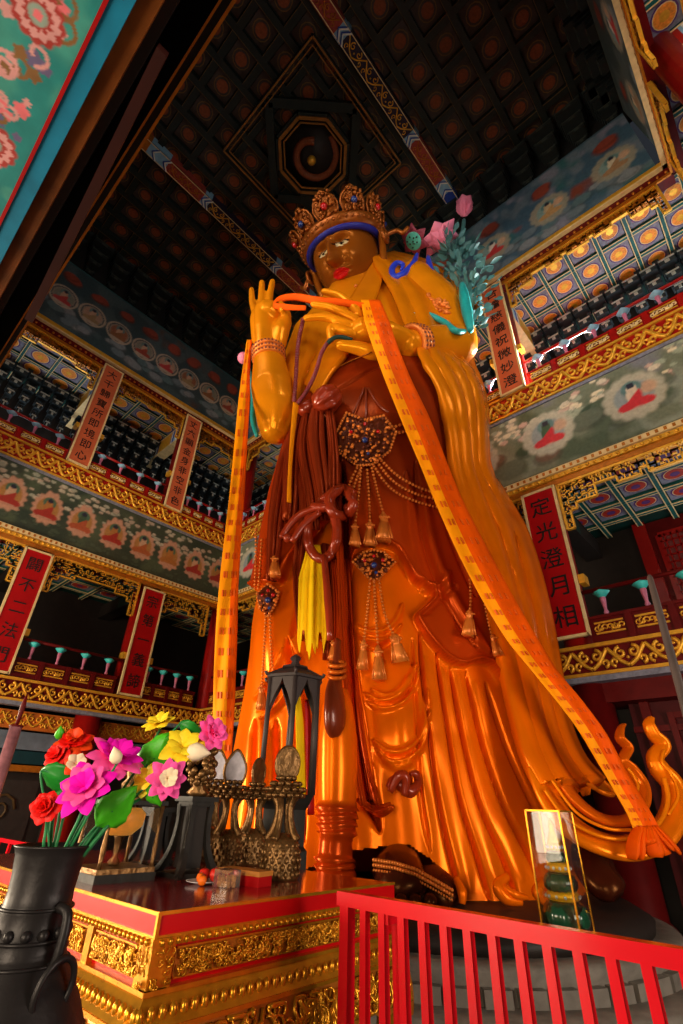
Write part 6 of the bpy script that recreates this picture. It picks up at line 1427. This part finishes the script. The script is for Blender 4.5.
# ---- glass case with the tiered ornament ------------------------------------------
PLT = PZ+.22
gc = on_z(571, 945, PLT); gw = .155
def zrow(x, y, q): return at(x, y, Vector((q.x, q.y, 0)).dot(HEAD)).z
ght = zrow(552, 811, gc)
case = empty('glass_case', (gc.x, gc.y, PLT), 'tall clear glass display case with gilt edges standing behind the railing', 'display case')
mb = MB(); mb.box((gc.x-gw-.03, gc.y-gw-.03, PLT), (gc.x+gw+.03, gc.y+gw+.03, PLT+.05), dark); mb.box((gc.x-gw-.035, gc.y-gw-.035, PLT+.02), (gc.x+gw+.035, gc.y+gw+.035, PLT+.035), gil); mb.build('base', parent=case)
mb = MB(); corners = [(-gw, -gw), (gw, -gw), (gw, gw), (-gw, gw)]
for i in range(4):
    a, b = corners[i], corners[(i+1) % 4]; mb.bar((gc.x+a[0], gc.y+a[1], (PLT+.05+ght)/2), (gc.x+b[0], gc.y+b[1], (PLT+.05+ght)/2), .006, ght-PLT-.05, glassm)
mb.box((gc.x-gw, gc.y-gw, ght-.006), (gc.x+gw, gc.y+gw, ght), glassm); mb.build('glass_panes', parent=case)
mb = MB()
for a in corners: mb.bar((gc.x+a[0], gc.y+a[1], PLT+.05), (gc.x+a[0], gc.y+a[1], ght), .014, .014, gil, up=(0, 1, 0))
for i in range(4): a, b = corners[i], corners[(i+1) % 4]; mb.bar((gc.x+a[0], gc.y+a[1], ght), (gc.x+b[0], gc.y+b[1], ght), .014, .014, gil)
mb.build('gilt_edges', parent=case)
jade = mat('jade_green', hexc(24, 66, 44), .12, var=.3, scale=10, coat=.6); yg = mat('yellow_gilt', hexc(236, 176, 20), .3, .3)
tw = empty('tiered_ornament', (gc.x, gc.y, PLT+.05), 'three tiered green jade and gold stupa ornament inside the glass case', 'ornament')
hh = ght-PLT-.05; b0 = Vector((gc.x, gc.y, PLT+.05))
rib = lambda a, z: 1+.035*math.cos(14*a)
for j, (z0, z1, r) in enumerate(((.05, .27, .185), (.33, .49, .135), (.56, .66, .09))):
    mb = MB(); H_ = (z1-z0)*hh; mb.lathe([(r*.75, z0*hh), (r*.98, z0*hh+H_*.25), (r, z0*hh+H_*.55), (r*.85, z0*hh+H_*.85), (r*.62, z1*hh)], b0, jade, 42, flute=rib); mb.build('jade_tier', parent=tw)
    mb = MB(); mb.lathe([(r*.5, z1*hh), (r*.72, z1*hh+.01), (r*.7, z1*hh+.05), (r*.55, z1*hh+.07)], b0, yg, 24); mb.lathe([(r*.82, max(.0, z0*hh-.06)), (r*.9, z0*hh-.03), (r*.8, z0*hh)], b0, yg, 24)
    for k in range(12): a = 2*PI*k/12; mb.ball(b0+Vector((r*.74*math.cos(a), r*.74*math.sin(a), z1*hh+.03)), .014, whitep, 6, 4)
    mb.build('gilt_tier_band', parent=tw)
mb = MB(); mb.lathe([(.05, .69*hh), (.055, .73*hh), (.045, .77*hh), (.02, .84*hh), (.028, .87*hh), (.006, .94*hh)], b0, yg, 18); mb.build('spire', parent=tw)
# ---- poles at the two edges ------------------------------------------------------
bp = empty('banner_pole', at(-10, 810, 3.2), 'pale patterned pole with a spear tip leaning at the left edge', 'pole')
pm_ = mat('pole_lacquer', hexc(150, 96, 104), .3, var=.5, scale=20, coat=.4)
b, c = at(16, 727, 3.2), at(28, 692, 3.2); a = at(-24, 850, 3.2); a = b+(a-b)*(b.z/(b.z-a.z))
mb = MB(); mb.tube([a, b], 8.5*pxm(a), pm_, 14); mb.tube([b, b.lerp(c, .05)], 10*pxm(a), dred, 14); mb.build('shaft', parent=bp)
mb = MB(); mb.tube([b, b.lerp(c, .3), b.lerp(c, .6), c], [2*pxm(a), 3.2*pxm(a), 4.2*pxm(a), .3*pxm(a)], dred, 10); mb.build('spear_tip', parent=bp)
rpole = empty('dark_pole', (at(648, 572, 2.3).x, at(648, 572, 2.3).y, 0), 'dark pole with a rounded tip rising at the right edge before the maroon panel', 'pole')
a, b = at(650, 578, 2.3), at(708, 790, 2.05)
mb = MB(); P3 = [a+(a-b).normalized()*.02, a, a.lerp(b, .1), a.lerp(b, .5), b, Vector((b.x+.1, b.y-.1, 0))]; mb.tube(P3, [.006, .014, .016, .018, .02, .022], mat('grey_brown_pole', hexc(74, 62, 60), .45, var=.2), 12); mb.build('shaft', parent=rpole)
# =================================================================== LIGHT
def area(name, loc, target, sx, sy, power, col=(1, 1, 1), spread=None):
    d = bpy.data.lights.new(name, 'AREA'); d.shape = 'RECTANGLE'; d.size = sx; d.size_y = sy; d.energy = power; d.color = col
    if spread: d.spread = spread
    o = bpy.data.objects.new(name, d); COL.objects.link(o); o.location = loc
    o.rotation_euler = (Vector(target)-Vector(loc)).to_track_quat('-Z', 'Y').to_euler(); return o
area('door_daylight', (-5.5, -5.5, 2.2), (-5, 7, 3.0), 2.6, 3.8, 340, (1, .82, .58))
area('left_door_daylight', (-12.5, -4.5, 2.4), (-5, 7, 4.0), 2.4, 3.8, 1650, (1, .82, .58))
area('right_door_daylight', (1.0, -5.0, 2.4), (-4.5, 7, 5.0), 2.2, 3.6, 420, (1, .84, .6))
area('side_fill_light', (5.4, 4.5, 2.6), (-4, 8.5, 5.5), 3, 3.4, 480, (1, .88, .72))  # added fill brightening the right of the back wall; no door here
area('upper_window_right', (5.4, 4, 13.2), (-5, 8, 11.5), 6, 2.2, 320, (1, .94, .86), 2.2)
area('upper_window_front', (-6, -3.3, 13.2), (-7, 9, 11.5), 10, 2.2, 300, (1, .9, .76), 2.2)
area('upper_window_back', (-.5, 13.5, 12.8), (-1, 11.5, 16.2), 6, 1.4, 170, (.92, .96, 1))
area('upper_window_rim', (-2.2, 13.6, 12.8), (-3.6, 8.0, 11.6), 1.6, 1.6, 1500, (1, .96, .9), 1.2)
area('upper_window_left', (-19.4, 2.2, 12.8), (-17.5, 2.2, 16.2), 3.2, 1.4, 70, (.92, .96, 1))
area('lower_window_back', (.2, 13.5, 6.0), (-.5, 11, 8.0), 4.5, 1.4, 70, (.92, .96, 1))
w = bpy.data.worlds.new('world'); SC.world = w; w.use_nodes = True
w.node_tree.nodes['Background'].inputs['Color'].default_value = (.55, .62, .75, 1); w.node_tree.nodes['Background'].inputs['Strength'].default_value = .03
SC.view_settings.view_transform = 'Standard'; SC.view_settings.look = 'None'; SC.view_settings.gamma = 1; SC.view_settings.use_curve_mapping = False
SC.view_settings.exposure = 0.22
SC.cycles.use_denoising = True; SC.cycles.max_bounces = 6; SC.cycles.sample_clamp_indirect = 4
bpy.context.view_layer.update()
